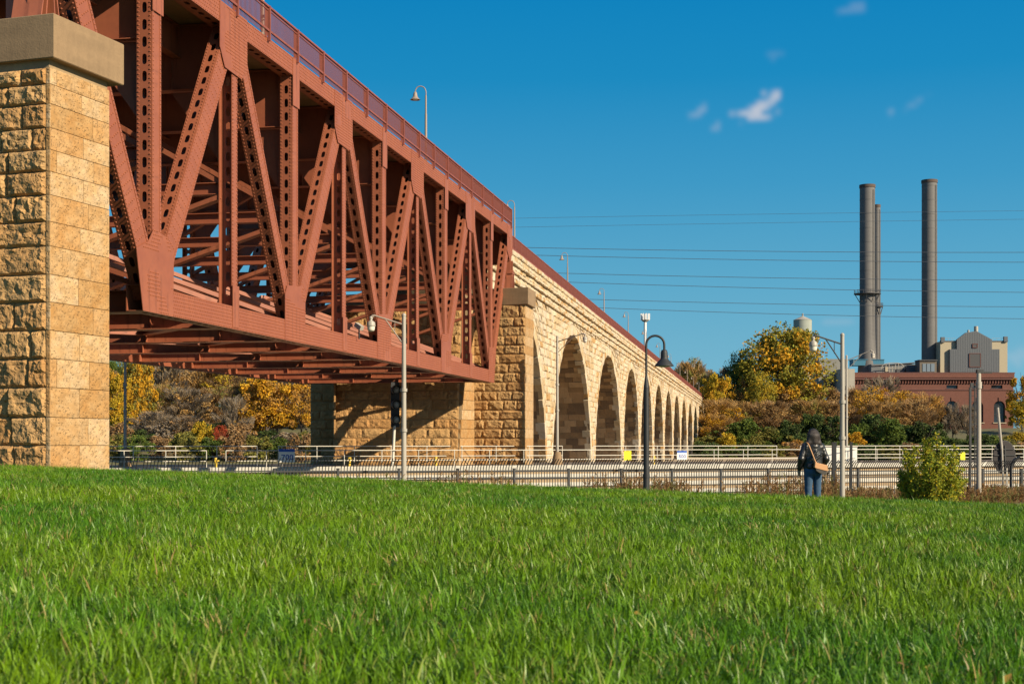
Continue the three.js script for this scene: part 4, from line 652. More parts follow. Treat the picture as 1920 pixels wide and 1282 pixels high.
  for (const [a, d, top] of [[1764, 1793, 640], [1859, 1890, 640]]) { put('wing', uvBox(box(X2(d) - X2(a), Y2(top) - Y2(698), 14, (X2(a) + X2(d)) / 2, (Y2(top) + Y2(698)) / 2, -7)), BEIGE, c); put('wing_parapet', [box(X2(d) - X2(a) + 0.3, 0.35, 0.4, (X2(a) + X2(d)) / 2, Y2(top) + 0.1, 0)], SIDING, c); }
  for (const [px, py] of [[1768, 637], [1886, 636]]) put('parapet_pier', [box(1.3, 1.9, 1.2, X2(px), Y2(py), 0.1)], SIDING, c);
  put('rear_volume', uvBox(box(X2(1890) - X2(1764) - 0.4, Y2(640) - Y2(698), 13, (X2(1764) + X2(1890)) / 2, (Y2(640) + Y2(698)) / 2, -8.5)), SIDING, c);
  for (const [a, d, e, f] of [[1816.5, 1837, 663, 688], [1822.5, 1831, 645, 652]]) { const w = put('window', [box(X2(d) - X2(a), Y2(e) - Y2(f), 0.1, (X2(a) + X2(d)) / 2, (Y2(e) + Y2(f)) / 2, 1.4)], DARKIRON, c); const cx = (X2(a) + X2(d)) / 2, cy = (Y2(e) + Y2(f)) / 2, ww = X2(d) - X2(a), hh = Y2(e) - Y2(f); put('frame', [box(0.2, hh + 0.2, 0.2, cx - ww / 2, cy, 1.45), box(0.2, hh + 0.2, 0.2, cx + ww / 2, cy, 1.45), box(ww, 0.2, 0.2, cx, cy + hh / 2, 1.45), box(ww, 0.2, 0.2, cx, cy - hh / 2, 1.45)], REDTRIM, w); }
  for (const [px, t, r] of [[1833.5, 611, 0.75], [1819, 618, 0.4]]) put('vent_stack', [cyl(r, r, 3.6, X2(px), Y2(t) - 3.6, -1.5, 12)], GALV, c);
  put('roof_guard', [box(X2(1793) - X2(1770), 0.06, 0.06, X2(1781), Y2(634), 0), box(X2(1886) - X2(1860), 0.06, 0.06, X2(1873), Y2(634), 0), ...[1772, 1779, 1786, 1862, 1870, 1878].map(p => box(0.06, 1.1, 0.06, X2(p), Y2(637), 0))], GALV, c);

  // roof-top rooms and plant between the chimneys
  const r1 = thing('rooftop_room', 'small glazed rooftop room at the foot of the right chimney', 'building', [0, 0, -Z - 4]); put('wall', uvBox(box(m(32), m(25), 6, X(1747.5), Y(686.5), -3.2)), std(0.16, 0.13, 0.10, 0.9), r1); put('roof', [box(m(34), 0.4, 6.6, X(1747.5), Y(674), -3)], DARKIRON, r1); for (const o of [-8, 0, 8]) put('window', [box(m(6.6), m(15), 0.15, X(1748 + o), Y(688), -0.12)], std(0.2, 0.24, 0.28, 0.1), r1);
  const r2 = thing('rooftop_shed', 'long grey low plant shed on the roof between the chimneys', 'building', [0, 0, -Z - 12]); put('wall', uvBox(box(m(88), m(22), 8, X(1694), Y(690), -4)), std(0.14, 0.15, 0.16, 0.7), r2); put('roof', [bar([X(1650), Y(682), -4], [X(1738), Y(676), -4], 9, 0.3)], STACK, r2); const pp = []; for (let q = 0; q < 7; q++) pp.push(stick([X(1668 + q * 6), Y(697), 3], [X(1668 + q * 6), Y(684 - (q % 3) * 3), 3], 0.13, 5)); put('pipe_rack', [...pp, tube([[X(1664), Y(690), 3], [X(1668), Y(682), 3], [X(1682), Y(678), 3], [X(1704), Y(680), 3], [X(1710), Y(690), 3]], 0.14, 5), stick([X(1664), Y(688), 3.1], [X(1712), Y(687), 3.1], 0.16, 5)], GALV, r2); for (const [px, py, w, h] of [[1674, 690, 5, 9], [1700, 693, 14, 6], [1715, 690, 8, 12]]) put('roof_unit', [box(m(w), m(h), 2, X(px), Y(py), 3)], px === 1674 ? BEIGE : DARKIRON, r2);
  const bl = thing('rooftop_unit', 'blue rooftop box behind the left chimneys', 'building', [0, 0, -Z - 20]); put('housing', [box(m(60), m(11), 6, X(1628) * 1.035, Y(680) * 1.035, 0)], std(0.03, 0.17, 0.27, 0.6), bl); put('lip', [box(m(61), 0.3, 6.4, X(1628) * 1.035, Y(674.5) * 1.035, 0)], std(0.03, 0.14, 0.22, 0.6), bl);
  const gl = thing('grey_annex', 'grey flat-roofed annex half hidden by the big yellow tree', 'building', [0, 0, -Z - 6]); put('wall', uvBox(box(m(55), m(62), 14, X(1570), Y(702), -7)), std(0.26, 0.26, 0.24, 0.9, { map: concreteTone }), gl); put('lower_wall', uvBox(box(m(26), m(50), 8, X(1588), Y(717), 4)), std(0.45, 0.42, 0.36, 0.9, { map: concreteTone }), gl); put('loading_bay', [box(m(20), m(36), 0.2, X(1562), Y(722), 0.1)], DARKIRON, gl); for (const q of [1554, 1560, 1567]) put('bay_post', [box(0.35, m(36), 0.3, X(q), Y(722), 0.3)], REDTRIM, gl);
  // chimneys
  const chim = (label, px, top, wpx, bot, z, flare, plat) => {
    const kk = z / F, x = (px - 960) * kk, r = wpx / 2 * kk, t = (HORIZON - top) * kk, y0 = (HORIZON - bot) * kk - 18, g = thing('chimney', label, 'chimney', [x, y0, -z], 0, 'power plant chimneys'), H = t - y0;
    put('shaft', uvBox(new THREE.LatheGeometry((flare ? [[r * 1.3, 0], [r * 1.25, 18], [r * 1.06, 27], [r * 1.02, 32]] : [[r * 1.02, 0]]).concat([[r, 40], [r * 0.985, H - 0.8], [r * 0.985, H], [r * 0.85, H], [r * 0.85, H - 3]]).map(q => new THREE.Vector2(...q)), 40), 0.4), STACK, g);
    for (let y = 24; y < H - 2; y += 5.2) put('ring_seam', [new THREE.CylinderGeometry(r * 1.012, r * 1.012, 0.16, 40, 1, true).translate(0, y, 0)], STACK, g);
    put('rim', [new THREE.CylinderGeometry(r * 1.05, r * 1.05, 1.1, 40, 1, true).translate(0, H - 0.5, 0)], std(0.10, 0.07, 0.055, 0.9), g);
    put('ladder', [box(0.35, H - 22, 0.2, r * 0.72, H / 2 + 9, r * 0.72), box(0.12, H - 22, 0.2, r * 0.55, H / 2 + 9, r * 0.86)], STACK, g);
    if (plat) { const y = (HORIZON - plat) * kk - y0; put('platform', [new THREE.CylinderGeometry(r * 1.75, r * 1.75, 0.3, 20).translate(0, y, 0), ...Array.from({ length: 10 }, (_, q) => stick([Math.cos(q * 0.628) * r, y - 3.2, Math.sin(q * 0.628) * r], [Math.cos(q * 0.628) * r * 1.7, y, Math.sin(q * 0.628) * r * 1.7], 0.12, 5)), new THREE.TorusGeometry(r * 1.72, 0.07, 4, 24).rotateX(Math.PI / 2).translate(0, y + 1.3, 0), new THREE.TorusGeometry(r * 1.72, 0.06, 4, 24).rotateX(Math.PI / 2).translate(0, y + 0.7, 0), ...Array.from({ length: 12 }, (_, q) => box(0.1, 1.3, 0.1, Math.cos(q * 0.5236) * r * 1.72, y + 0.65, Math.sin(q * 0.5236) * r * 1.72))], DARKIRON, g); }
    return g;
  };
  chim('left front grey chimney with flared foot and a round platform', 1627, 347, 28.5, 697, 540, true, 551);
  chim('slim grey chimney half hidden behind the left front chimney', 1645, 384, 13, 697, 575, false, 575);
  chim('right grey chimney standing alone, the tallest of the three', 1743.5, 338, 28.5, 700, 536, false, 0);
  // silo behind the big tree
  const sz = 640, sp = (px, py) => W(px, py, sz), sr = 17 / F * sz, s0 = sp(1505.5, 600); const si = thing('concrete_silo', 'pale round silo with low conical roof behind the big yellow tree', 'silo', [s0.x, -2, s0.z]); put('drum', uvBox(new THREE.CylinderGeometry(sr, sr, s0.y + 2, 28).translate(0, (s0.y + 2) / 2, 0)), std(0.36, 0.40, 0.36, 0.9, { map: concreteTone }), si); put('roof', [new THREE.ConeGeometry(sr * 1.03, 1.9, 28).translate(0, s0.y + 2.95, 0)], GALV, si); put('vent', [cyl(0.35, 0.35, 1.2, 0, s0.y + 3.7, 0, 8)], GALV, si);
}

// ---------------------------------------------------------------- trees
function leafMat(col, trans = 0.25) { return new THREE.MeshPhysicalMaterial({ color: new THREE.Color().setRGB(...col.map(v => v * BASE)), roughness: 0.9, transmission: trans, thickness: 0, side: THREE.DoubleSide, vertexColors: true, specularIntensity: 0.2 }); }
// a unit crown: leaf faces in clumps through a lumpy volume about 1 wide and 1 tall, standing on y = 0
function crownGeo(seed, n, size, lobes, bare, tall = 1, stray = 0.45) {
  const R = rng(seed), P = [], C = [], I = [], L = [];
  for (let k = 0; k < lobes; k++) {
    const a = R() * 6.283, small = R() < stray, y = 0.12 + 0.74 * R(), reach = 0.46 * Math.sqrt(Math.max(0.08, 1 - ((y - 0.42) / 0.52) ** 2)), q = small ? reach * (0.75 + 0.35 * R()) : reach * 0.75 * Math.sqrt(R()), w = small ? 0.05 + 0.06 * R() : 0.1 + 0.11 * R();
    L.push([Math.cos(a) * q, y, Math.sin(a) * q, w * (y > 0.75 ? 0.8 : 1), 0.8 + 0.4 * R()]);
  }
  for (let k = 0; k < n; k++) {
    const l = L[Math.floor(R() * L.length)], a = R() * 6.283, u = R() * 2 - 1, q = l[3] * Math.pow(R(), 0.42), s = Math.sqrt(1 - u * u), x = l[0] + Math.cos(a) * s * q, y = l[1] + u * q * 0.9, z = l[2] + Math.sin(a) * s * q;
    if (vnoise(x * 11 + seed, y * 11, z * 11) < 0.36) continue;
    const d = new THREE.Vector3(R() - 0.5, R() - 0.5, R() - 0.5).normalize(), e = new THREE.Vector3(R() - 0.5, R() - 0.5, R() - 0.5).cross(d).normalize(), sz = size * (0.6 + 0.8 * R()), wd = bare ? sz * 0.12 : sz * 0.6; if (bare) { d.set(x * 1.6 + (R() - 0.5) * 0.7, 0.55 + (R() - 0.5) * 0.6, z * 1.6 + (R() - 0.5) * 0.7).normalize(); }
    const len = bare ? sz * 1.7 : sz, b = P.length / 3, t = l[4] * (0.75 + 0.5 * R()), hue = R();
    for (const [p, w] of [[-0.5, -0.5], [-0.5, 0.5], [0.5, 0.5], [0.5, -0.5]]) { P.push(x + d.x * p * len + e.x * w * wd, y * tall + d.y * p * len + e.y * w * wd, z + d.z * p * len + e.z * w * wd); C.push(t * (0.85 + 0.3 * hue), t, t * (0.7 + 0.6 * (1 - hue))); }
    I.push(b, b + 1, b + 2, b, b + 2, b + 3);
  }
  const g = new THREE.BufferGeometry(); g.setAttribute('position', new THREE.Float32BufferAttribute(P, 3)); g.setAttribute('color', new THREE.Float32BufferAttribute(C, 3)); g.setIndex(I); g.computeVertexNormals(); return g;
}
function trunkGeo(seed, limbs, top = 0.72, r = 0.02) {
  const R = rng(seed), g = []; const p = [[0, -0.15, 0], [0.015, 0.2, 0.01], [0.01, 0.4, 0]]; g.push(stick(p[0], p[1], [r * 1.25, r], 7), stick(p[1], p[2], [r, r * 0.7], 7));
  for (let k = 0; k < limbs; k++) { const a = k * 2.4 + R(), y = 0.14 + 0.26 * R(), q = 0.14 + 0.2 * R(), h = y + 0.16 + (top - 0.3) * R(), m = [Math.cos(a) * q * 0.5, (y + h) / 2 + 0.04, Math.sin(a) * q * 0.5], e = [Math.cos(a) * q, h + 0.05, Math.sin(a) * q]; g.push(stick([0.012, y, 0.005], m, [r * 0.55, r * 0.38], 5), stick(m, e, [r * 0.38, r * 0.16], 5)); for (let j = 0; j < 3; j++) { const b2 = a + (R() - 0.5) * 2, f = [m[0] + Math.cos(b2) * 0.14, m[1] + 0.1 + 0.12 * R(), m[2] + Math.sin(b2) * 0.14]; g.push(stick(m, f, [r * 0.26, r * 0.08], 4)); } }
  return merge(g);
}
const BARK = std(0.085, 0.065, 0.05, 0.95), GREYBARK = std(0.14, 0.12, 0.10, 0.95);
const CR = { leafy: [1, 2, 3, 4].map(s => crownGeo(100 + s, 11000, 0.028, 40, false)), big: [crownGeo(210, 30000, 0.019, 85, false, 1, 0.22)], sparse: [1, 2, 3].map(s => crownGeo(300 + s, 6500, 0.021, 36, false)), twig: [1, 2, 3, 4].map(s => crownGeo(400 + s, 7000, 0.06, 40, true)), shrub: [1, 2, 3].map(s => crownGeo(500 + s, 6000, 0.038, 34, false)) };
const TR = [1, 2, 3].map(s => trunkGeo(600 + s, 7));
const COL = { gold: [0.60, 0.33, 0.025], yellow: [0.52, 0.36, 0.03], olive: [0.27, 0.24, 0.03], tan: [0.44, 0.27, 0.10], brown: [0.36, 0.22, 0.10], grey: [0.30, 0.235, 0.165], green: [0.12, 0.17, 0.03], dark: [0.075, 0.11, 0.03], red: [0.40, 0.07, 0.03], orange: [0.50, 0.27, 0.06], moss: [0.24, 0.22, 0.05] };
const LM = Object.fromEntries(Object.entries(COL).map(([k, c]) => [k, leafMat(c)]));
const RT = rng(909);
function tree(name, label, px, topPy, botPy, wpx, z, form, col, group, opt = {}) {
  const kk = z / F, x = (px - 960) * kk, y = bankY(x, z) - 0.3, h = (HORIZON - topPy) * kk - y, w = wpx * kk * 1.12, g = thing(name, label, name.includes('shrub') ? 'shrub' : 'tree', [x, y, -z], RT() * 6.283, group);
  const v = CR[form], c = put('crown', v[Math.floor(RT() * v.length)], LM[col], g); const lift = opt.lift ?? (name === 'tree' ? 0.2 : 0); c.scale.set(w * 1.12, h * (1.05 - lift), w * 1.12); c.position.y = h * (lift - 0.04);
  const t = put('trunk', TR[Math.floor(RT() * TR.length)], opt.grey ? GREYBARK : BARK, g); t.scale.set(w * 1.1, h, w * 1.1);
  if (opt.mix) { const c2 = put('crown', CR.sparse[Math.floor(RT() * 3)], LM[opt.mix], g); c2.scale.copy(c.scale); c2.position.y = c.position.y; c2.rotation.y = 1; }
  return g;
}
{
  const B = 'trees on the far bank', LB = 'trees on the bank seen under the truss';
  // right of the bridge: landmark trees
  tree('tree', 'big round yellow-green tree in front of the pale silo', 1476, 604, 742, 160, 470, 'big', 'olive', B, { mix: 'gold' });
  tree('tree', 'dark green tree just left of the big yellow-green tree', 1392, 648, 740, 62, 480, 'sparse', 'dark', B, { mix: 'green' });
  tree('tree', 'sparse brown tree top behind the far end of the viaduct', 1297, 668, 760, 60, 500, 'twig', 'tan', B, { mix: 'moss' });
  tree('tree', 'bright yellow tree just right of the viaduct end', 1345, 690, 790, 60, 455, 'leafy', 'yellow', B, { mix: 'gold' });
  tree('tree', 'golden tree low beside the viaduct end', 1352, 742, 838, 74, 440, 'twig', 'tan', B, { mix: 'gold' });
  tree('tree', 'yellow tree low below the big yellow-green tree', 1428, 694, 800, 64, 450, 'sparse', 'yellow', B, { mix: 'olive' });
  tree('tree', 'tawny gold tree in front of the left end of the brick wall', 1632, 722, 815, 84, 450, 'sparse', 'gold', B, { mix: 'tan' });
  tree('tree', 'tawny gold tree in front of the middle of the brick wall', 1690, 726, 815, 78, 455, 'sparse', 'gold', B, { mix: 'tan' });
  tree('tree', 'bare tree with fine twigs reaching the brick cornice', 1655, 700, 815, 72, 470, 'twig', 'grey', B);
  tree('tree', 'rusty thin tree before the brick wall left of the arched windows', 1742, 735, 825, 66, 450, 'twig', 'tan', B, { mix: 'orange' });
  for (const [px, l] of [[1788, 'small leafless tree before the first full arched window'], [1815, 'slim leafless tree before the middle arched window']]) { const g = tree('tree', l, px, 748, 838, 44, 445, 'twig', 'grey', B); g.children[0].scale.multiplyScalar(0.9); }
  tree('tree', 'golden yellow tree at the right edge beside the brick wall', 1921, 696, 838, 56, 500, 'leafy', 'gold', B);
  tree('tree', 'yellow-green tree low at the right edge beside the brick wall', 1918, 745, 838, 50, 470, 'leafy', 'yellow', B, { mix: 'olive' });
  // the brown thicket
  const ord = n => ['first', 'second', 'third', 'fourth', 'fifth', 'sixth', 'seventh', 'eighth', 'ninth', 'tenth', 'eleventh', 'twelfth', 'thirteenth', 'fourteenth', 'fifteenth', 'sixteenth', 'seventeenth', 'eighteenth', 'nineteenth', 'twentieth', 'twenty-first', 'twenty-second', 'twenty-third', 'twenty-fourth'][n], rank = (l, px) => ord(l.filter(q => q[0] < px).length);
  const thick = [[1335, 702, 800, 64, 485, 'tan', 'moss'], [1378, 684, 800, 80, 490, 'grey', 'tan'], [1410, 712, 805, 74, 470, 'tan', 'moss'], [1452, 726, 810, 86, 462, 'brown', 'tan'], [1500, 722, 812, 84, 466, 'brown', 'tan'], [1388, 752, 838, 88, 445, 'tan', 'moss'], [1445, 752, 832, 80, 440, 'brown', 'tan'], [1545, 728, 815, 80, 468, 'tan', 'tan'], [1590, 730, 815, 70, 465, 'brown', 'tan'], [1520, 750, 830, 78, 445, 'tan', 'moss'], [1568, 752, 830, 72, 446, 'brown', 'tan'], [1340, 778, 840, 60, 432, 'tan', 'gold'], [1655, 752, 830, 74, 442, 'tan', 'tan'], [1716, 752, 830, 70, 444, 'brown', 'tan'], [1280, 690, 800, 60, 520, 'brown', 'tan'], [1320, 690, 800, 50, 530, 'grey', 'tan']];
  for (const [px, t, b, w, z, c, mx] of thick) tree('tree', `brown thinly leaved tree, ${rank(thick, px)} from the left in the thicket right of the viaduct`, px, t - 6, b, w, z, 'twig', c, 'brown thicket on the far bank', { mix: mx });
  // evergreen scrub along the foot of the bank
  for (let k = 0; k < 17; k++) { const px = 1332 + k * 31 + (RT() - 0.5) * 16, left = px < 1440, q = RT(); tree('shrub', `${left ? 'mixed autumn' : 'dark green'} shrub at the far bank foot, ${ord(k)} from the viaduct end`, px, (left ? 796 : px < 1760 ? 782 : 800) + (RT() - 0.5) * 40, 850, 50 + RT() * 32, 416 + RT() * 14, 'shrub', left ? ['moss', 'tan', 'green', 'brown'][k % 4] : q < 0.55 ? 'dark' : q < 0.85 ? 'green' : 'moss', 'shrubs at the foot of the far bank', RT() < 0.4 ? { mix: 'green' } : {}); }
  for (const [px, t, c, l] of [[1852, 812, 'green', 'green shrub below the right end of the brick wall'], [1888, 818, 'moss', 'mossy shrub low beside the round sign'], [1916, 806, 'yellow', 'yellow shrub at the right edge below the brick wall']]) tree('shrub', l, px, t, 860, 60, 424, 'shrub', c, 'shrubs below the power house');
  for (let k = 0; k < 15; k++) { const px = 1328 + k * 43 + (RT() - 0.5) * 14; tree('shrub', `low brush at the water's edge, ${ord(k)} clump from the viaduct end`, px, 824 + RT() * 12, 870, 62 + RT() * 16, 401 + RT() * 6, 'shrub', ['dark', 'green', 'dark', 'moss', 'brown'][k % 5], 'low brush along the water'); }
  for (let k = 0; k < 9; k++) { const px = 212 + k * 47 + (RT() - 0.5) * 14; tree('shrub', `dark undergrowth on the bank under the truss, ${ord(k)} clump from the near pier`, px, 786 + RT() * 22, 870, 66, 266 + RT() * 10, 'shrub', ['brown', 'dark', 'grey', 'moss', 'dark'][k % 5], 'undergrowth under the truss'); }
  for (const [px, t, c, l] of [[1600, 808, 'gold', 'small golden shrub behind the white cabinet'], [1412, 815, 'moss', 'mossy shrub at the bank foot below the brown thicket'], [1487, 822, 'orange', 'rusty little shrub left of the person behind the railing'], [1365, 808, 'yellow', 'yellowish shrub by the foot of the viaduct end']]) tree('shrub', l, px, t, 850, 44, 410, 'shrub', c, 'coloured shrubs at the bank foot');
  // left, under the truss
  tree('tree', 'golden tree between the near pier and the dark light pole', 216, 690, 850, 60, 285, 'leafy', 'yellow', LB, { mix: 'gold' });
  tree('tree', 'tall golden tree just right of the dark light pole', 258, 664, 800, 66, 290, 'leafy', 'gold', LB, { mix: 'moss' });
  tree('tree', 'brilliant orange-gold tree in the middle under the truss', 497, 698, 812, 96, 282, 'leafy', 'gold', LB, { mix: 'orange' });
  tree('tree', 'orange-gold tree against the dark end of the broad pier', 566, 702, 818, 74, 284, 'sparse', 'gold', LB, { mix: 'orange' });
  tree('tree', 'dark bare tree left of the brilliant gold tree', 437, 738, 832, 56, 276, 'twig', 'grey', LB);
  tree('shrub', 'small yellow shrub beside the red shrub under the truss', 380, 786, 842, 42, 268, 'shrub', 'yellow', LB);
  tree('shrub', 'small red shrub under the truss', 412, 792, 838, 34, 266, 'sparse', 'red', LB);
  tree('shrub', 'rusty red shrub low behind the lock railing under the truss', 388, 838, 868, 40, 262, 'shrub', 'red', LB);
  const slope = [[270, 664, 800, 84, 332, 'tan', 'tan'], [347, 656, 800, 96, 338, 'grey', 'brown'], [409, 660, 800, 96, 336, 'brown', 'tan'], [520, 672, 800, 96, 300, 'grey', 'brown'], [500, 742, 830, 90, 290, 'brown', 'moss'], [575, 735, 830, 80, 292, 'grey', 'moss'], [318, 672, 790, 90, 318, 'grey', 'tan'], [372, 668, 790, 100, 322, 'tan', 'tan'], [430, 678, 800, 96, 320, 'brown', 'yellow'], [480, 668, 800, 90, 330, 'grey', 'tan'], [300, 715, 822, 84, 300, 'tan', 'moss'], [350, 722, 830, 92, 296, 'grey', 'tan'], [405, 722, 830, 90, 300, 'brown', 'moss'], [455, 712, 830, 70, 305, 'tan', 'orange'], [545, 680, 800, 90, 318, 'brown', 'moss'], [225, 668, 800, 70, 322, 'green', 'moss'], [290, 768, 850, 80, 280, 'grey', 'grey'], [345, 776, 850, 84, 278, 'grey', 'brown'], [600, 690, 810, 80, 310, 'brown', 'tan'], [180, 680, 820, 80, 310, 'tan', 'gold'], [660, 690, 810, 80, 316, 'tan', 'gold'], [140, 690, 820, 80, 316, 'grey', 'gold']];
  for (const [px, t, b, w, z, c, mx] of slope) tree('tree', `grey-brown thinly leaved tree, ${rank(slope, px)} from the left on the slope under the truss`, px, t, b, w, z, 'twig', c, 'brown trees on the slope under the truss', { mix: mx, grey: true });
  for (let k = 0; k < 9; k++) { const px = 215 + k * 44 + (RT() - 0.5) * 18; tree('shrub', `low dull shrub behind the lock railing, ${ord(k)} from the near pier`, px, 806 + RT() * 12, 866, 54, 255 + RT() * 8, 'shrub', ['moss', 'green', 'brown'][k % 3], 'low shrubs behind the lock under the truss'); }
}
// ---------------------------------------------------------------- leafy shrub on the lawn edge, dry weeds along the fence
{
  const z = 31, x = (1745 - 960) / F * z, y = ground(x, z), top = (HORIZON - 803) / F * z, h = top - y, R = rng(44), P = [], C = [], I = [];
  const stems = []; for (let k = 0; k < 70; k++) { const a = R() * 6.283, u = -0.75 + 1.68 * R(), s = Math.pow(Math.max(0.02, 1 - u * u), 0.34), f = (k % 9 || u > 0.6 ? 0.74 + 0.24 * R() : 1.0 + 0.12 * R()), e = [Math.cos(a) * s * 0.71 * f, Math.max(0.12 * h, h * (0.5 + 0.5 * u * f)), Math.sin(a) * s * 0.71 * f]; stems.push([[0.05 * Math.cos(a), 0, 0.05 * Math.sin(a)], [e[0] * 0.62, e[1] * 0.5 + 0.08, e[2] * 0.62], e]); }
  for (let k = 0; k < 26000; k++) {
    const s = stems[Math.floor(R() * stems.length)], t = 0.15 + 0.87 * Math.pow(R(), 0.7), a = new THREE.Vector3(...s[0]).lerp(new THREE.Vector3(...s[1]), Math.min(1, t * 2)), b = t > 0.5 ? new THREE.Vector3(...s[1]).lerp(new THREE.Vector3(...s[2]), t * 2 - 1) : a, sp = 0.2 * (1.15 - t * 0.8); b.x += (R() - 0.5 + R() - 0.5) * sp * 1.5; b.y += (R() - 0.5) * sp * 1.4; b.z += (R() - 0.5 + R() - 0.5) * sp * 1.5;
    const d = new THREE.Vector3(R() - 0.5, R() - 0.3, R() - 0.5).normalize(), e = new THREE.Vector3(R() - 0.5, R() - 0.5, R() - 0.5).cross(d).normalize(), L = 0.032 + 0.024 * R(), w = L * 0.36, i = P.length / 3, q = R(), c = q < 0.14 ? [0.60, 0.44, 0.025] : q < 0.52 ? [0.47, 0.46, 0.035] : q < 0.85 ? [0.30, 0.35, 0.035] : [0.14, 0.2, 0.03];
    for (const [p, v] of [[-1, 0], [0, 1], [1, 0], [0, -1]]) { P.push(b.x + d.x * p * L * 0.7 + e.x * v * w, b.y + d.y * p * L * 0.7 + e.y * v * w, b.z + d.z * p * L * 0.7 + e.z * v * w); C.push(...c); } I.push(i, i + 1, i + 2, i, i + 2, i + 3);
  }
  const g = new THREE.BufferGeometry(); g.setAttribute('position', new THREE.Float32BufferAttribute(P, 3)); g.setAttribute('color', new THREE.Float32BufferAttribute(C, 3)); g.setIndex(I); g.computeVertexNormals();
  const b = thing('leafy_shrub', 'rounded yellow-green leafy shrub on the lawn edge before the fence', 'shrub', [x, y, -z]); put('foliage', g, leafMat([1, 1, 1], 0.4), b); put('stems', stems.map(s => tube(s, 0.012, 4, 6)), BARK, b);
  // weeds
  const W2 = rng(71), wp = [], wc = [], wi = []; const cols = [[0.20, 0.11, 0.045], [0.28, 0.18, 0.08], [0.13, 0.085, 0.04], [0.24, 0.13, 0.05], [0.16, 0.15, 0.05]];
  for (let k = 0; k < 3600; k++) {
    const s = -6 + 36 * Math.pow(W2(), 0.75), off = 0.5 + 2.2 * W2(), px = -2.107 + DIR.x * s + DIR.z * -0.0 + off * 0.438, pz = -56.8 + DIR.z * s + off * 0.899, dens = fbm(s * 0.28, off, 5, 3); if (dens < 0.4 + (s < 6 ? 0.1 : 0)) continue;
    const y0 = ground(px, Math.min(-pz, 54)) - 0.05, hh = (0.45 + 0.85 * W2()) * (0.5 + dens) * (s > 17 ? 0.62 : 1.1), c = cols[Math.floor(W2() * 5)], lx = (W2() - 0.5) * 0.5, lz = (W2() - 0.5) * 0.4;
    const quad = (ax, ay, az, bx, by, bz, w) => { const i = wp.length / 3; wp.push(ax - w, ay, az, ax + w, ay, az, bx + w * 0.6, by, bz, bx - w * 0.6, by, bz); for (let n = 0; n < 4; n++) wc.push(...c); wi.push(i, i + 1, i + 2, i, i + 2, i + 3); };
    quad(px, y0, pz, px + lx, y0 + hh, pz + lz, 0.008); for (let n = 0; n < 12; n++) { const t = 0.35 + 0.65 * W2(), ax = px + lx * t, ay = y0 + hh * t, az = pz + lz * t; quad(ax, ay, az, ax + (W2() - 0.5) * 0.22, ay + 0.02 + 0.12 * W2(), az + (W2() - 0.5) * 0.22, 0.014 + 0.012 * W2()); }
  }
  const wg = new THREE.BufferGeometry(); wg.setAttribute('position', new THREE.Float32BufferAttribute(wp, 3)); wg.setAttribute('color', new THREE.Float32BufferAttribute(wc, 3)); wg.setIndex(wi); wg.computeVertexNormals();
  const m = put('dry_weeds', wg, leafMat([1, 1, 1], 0.2)); m.userData.kind = 'stuff'; tag(m, 'dry brown weeds growing along the foot of the black fence', 'weeds');
}

// ---------------------------------------------------------------- the person on the lawn edge, seen from behind
function fieldMesh(bones, min, max, res, k = 0.03) {                   // bones: [ax,ay,az,ra, bx,by,bz,rb, (flatten z)]
  const mc = new MarchingCubes(res, new THREE.MeshBasicMaterial(), false, false, 400000); const n = res, hx = (max[0] - min[0]) / 2, hy = (max[1] - min[1]) / 2, hz = (max[2] - min[2]) / 2, cx = (max[0] + min[0]) / 2, cy = (max[1] + min[1]) / 2, cz = (max[2] + min[2]) / 2;
  for (let c = 0; c < n; c++) for (let b = 0; b < n; b++) for (let a = 0; a < n; a++) {
    const x = cx + (a - n / 2) / (n / 2) * hx, y = cy + (b - n / 2) / (n / 2) * hy, z = cz + (c - n / 2) / (n / 2) * hz; let d = 9;
    for (const q of bones) { const f = q[8] ?? 1, ax = q[4] - q[0], ay = q[5] - q[1], az = (q[6] - q[2]), px = x - q[0], py = y - q[1], pz = z - q[2], L = ax * ax + ay * ay + az * az, t = L > 0 ? clamp((px * ax + py * ay + pz * az) / L, 0, 1) : 0; const e = Math.hypot(px - ax * t, py - ay * t, (pz - az * t) * f) - lerp(q[3], q[7], t); const h = clamp(0.5 + 0.5 * (d - e) / k, 0, 1); d = d > 8 ? e : lerp(d, e, h) - k * h * (1 - h); }
    mc.field[c * n * n + b * n + a] = -d;
  }
  mc.isolation = 0; mc.update(); const g = new THREE.BufferGeometry(); const P = mc.positionArray.slice(0, mc.count * 3); for (let i = 0; i < mc.count; i++) { P[3 * i] = cx + P[3 * i] * hx; P[3 * i + 1] = cy + P[3 * i + 1] * hy; P[3 * i + 2] = cz + P[3 * i + 2] * hz; }
  g.setAttribute('position', new THREE.BufferAttribute(P, 3)); g.computeVertexNormals();
  const N = mc.normalArray.slice(0, mc.count * 3); g.setAttribute('normal', new THREE.BufferAttribute(N, 3)); { const v = new THREE.Vector3(); for (let i = 0; i < mc.count; i++) { v.set(N[3 * i] / hx, N[3 * i + 1] / hy, N[3 * i + 2] / hz).normalize(); N[3 * i] = v.x; N[3 * i + 1] = v.y; N[3 * i + 2] = v.z; } }
  const U = new Float32Array(mc.count * 2); for (let i = 0; i < mc.count; i++) { U[2 * i] = P[3 * i] + P[3 * i + 2] * 0.7; U[2 * i + 1] = P[3 * i + 1]; } g.setAttribute('uv', new THREE.BufferAttribute(U, 2)); return g;
}
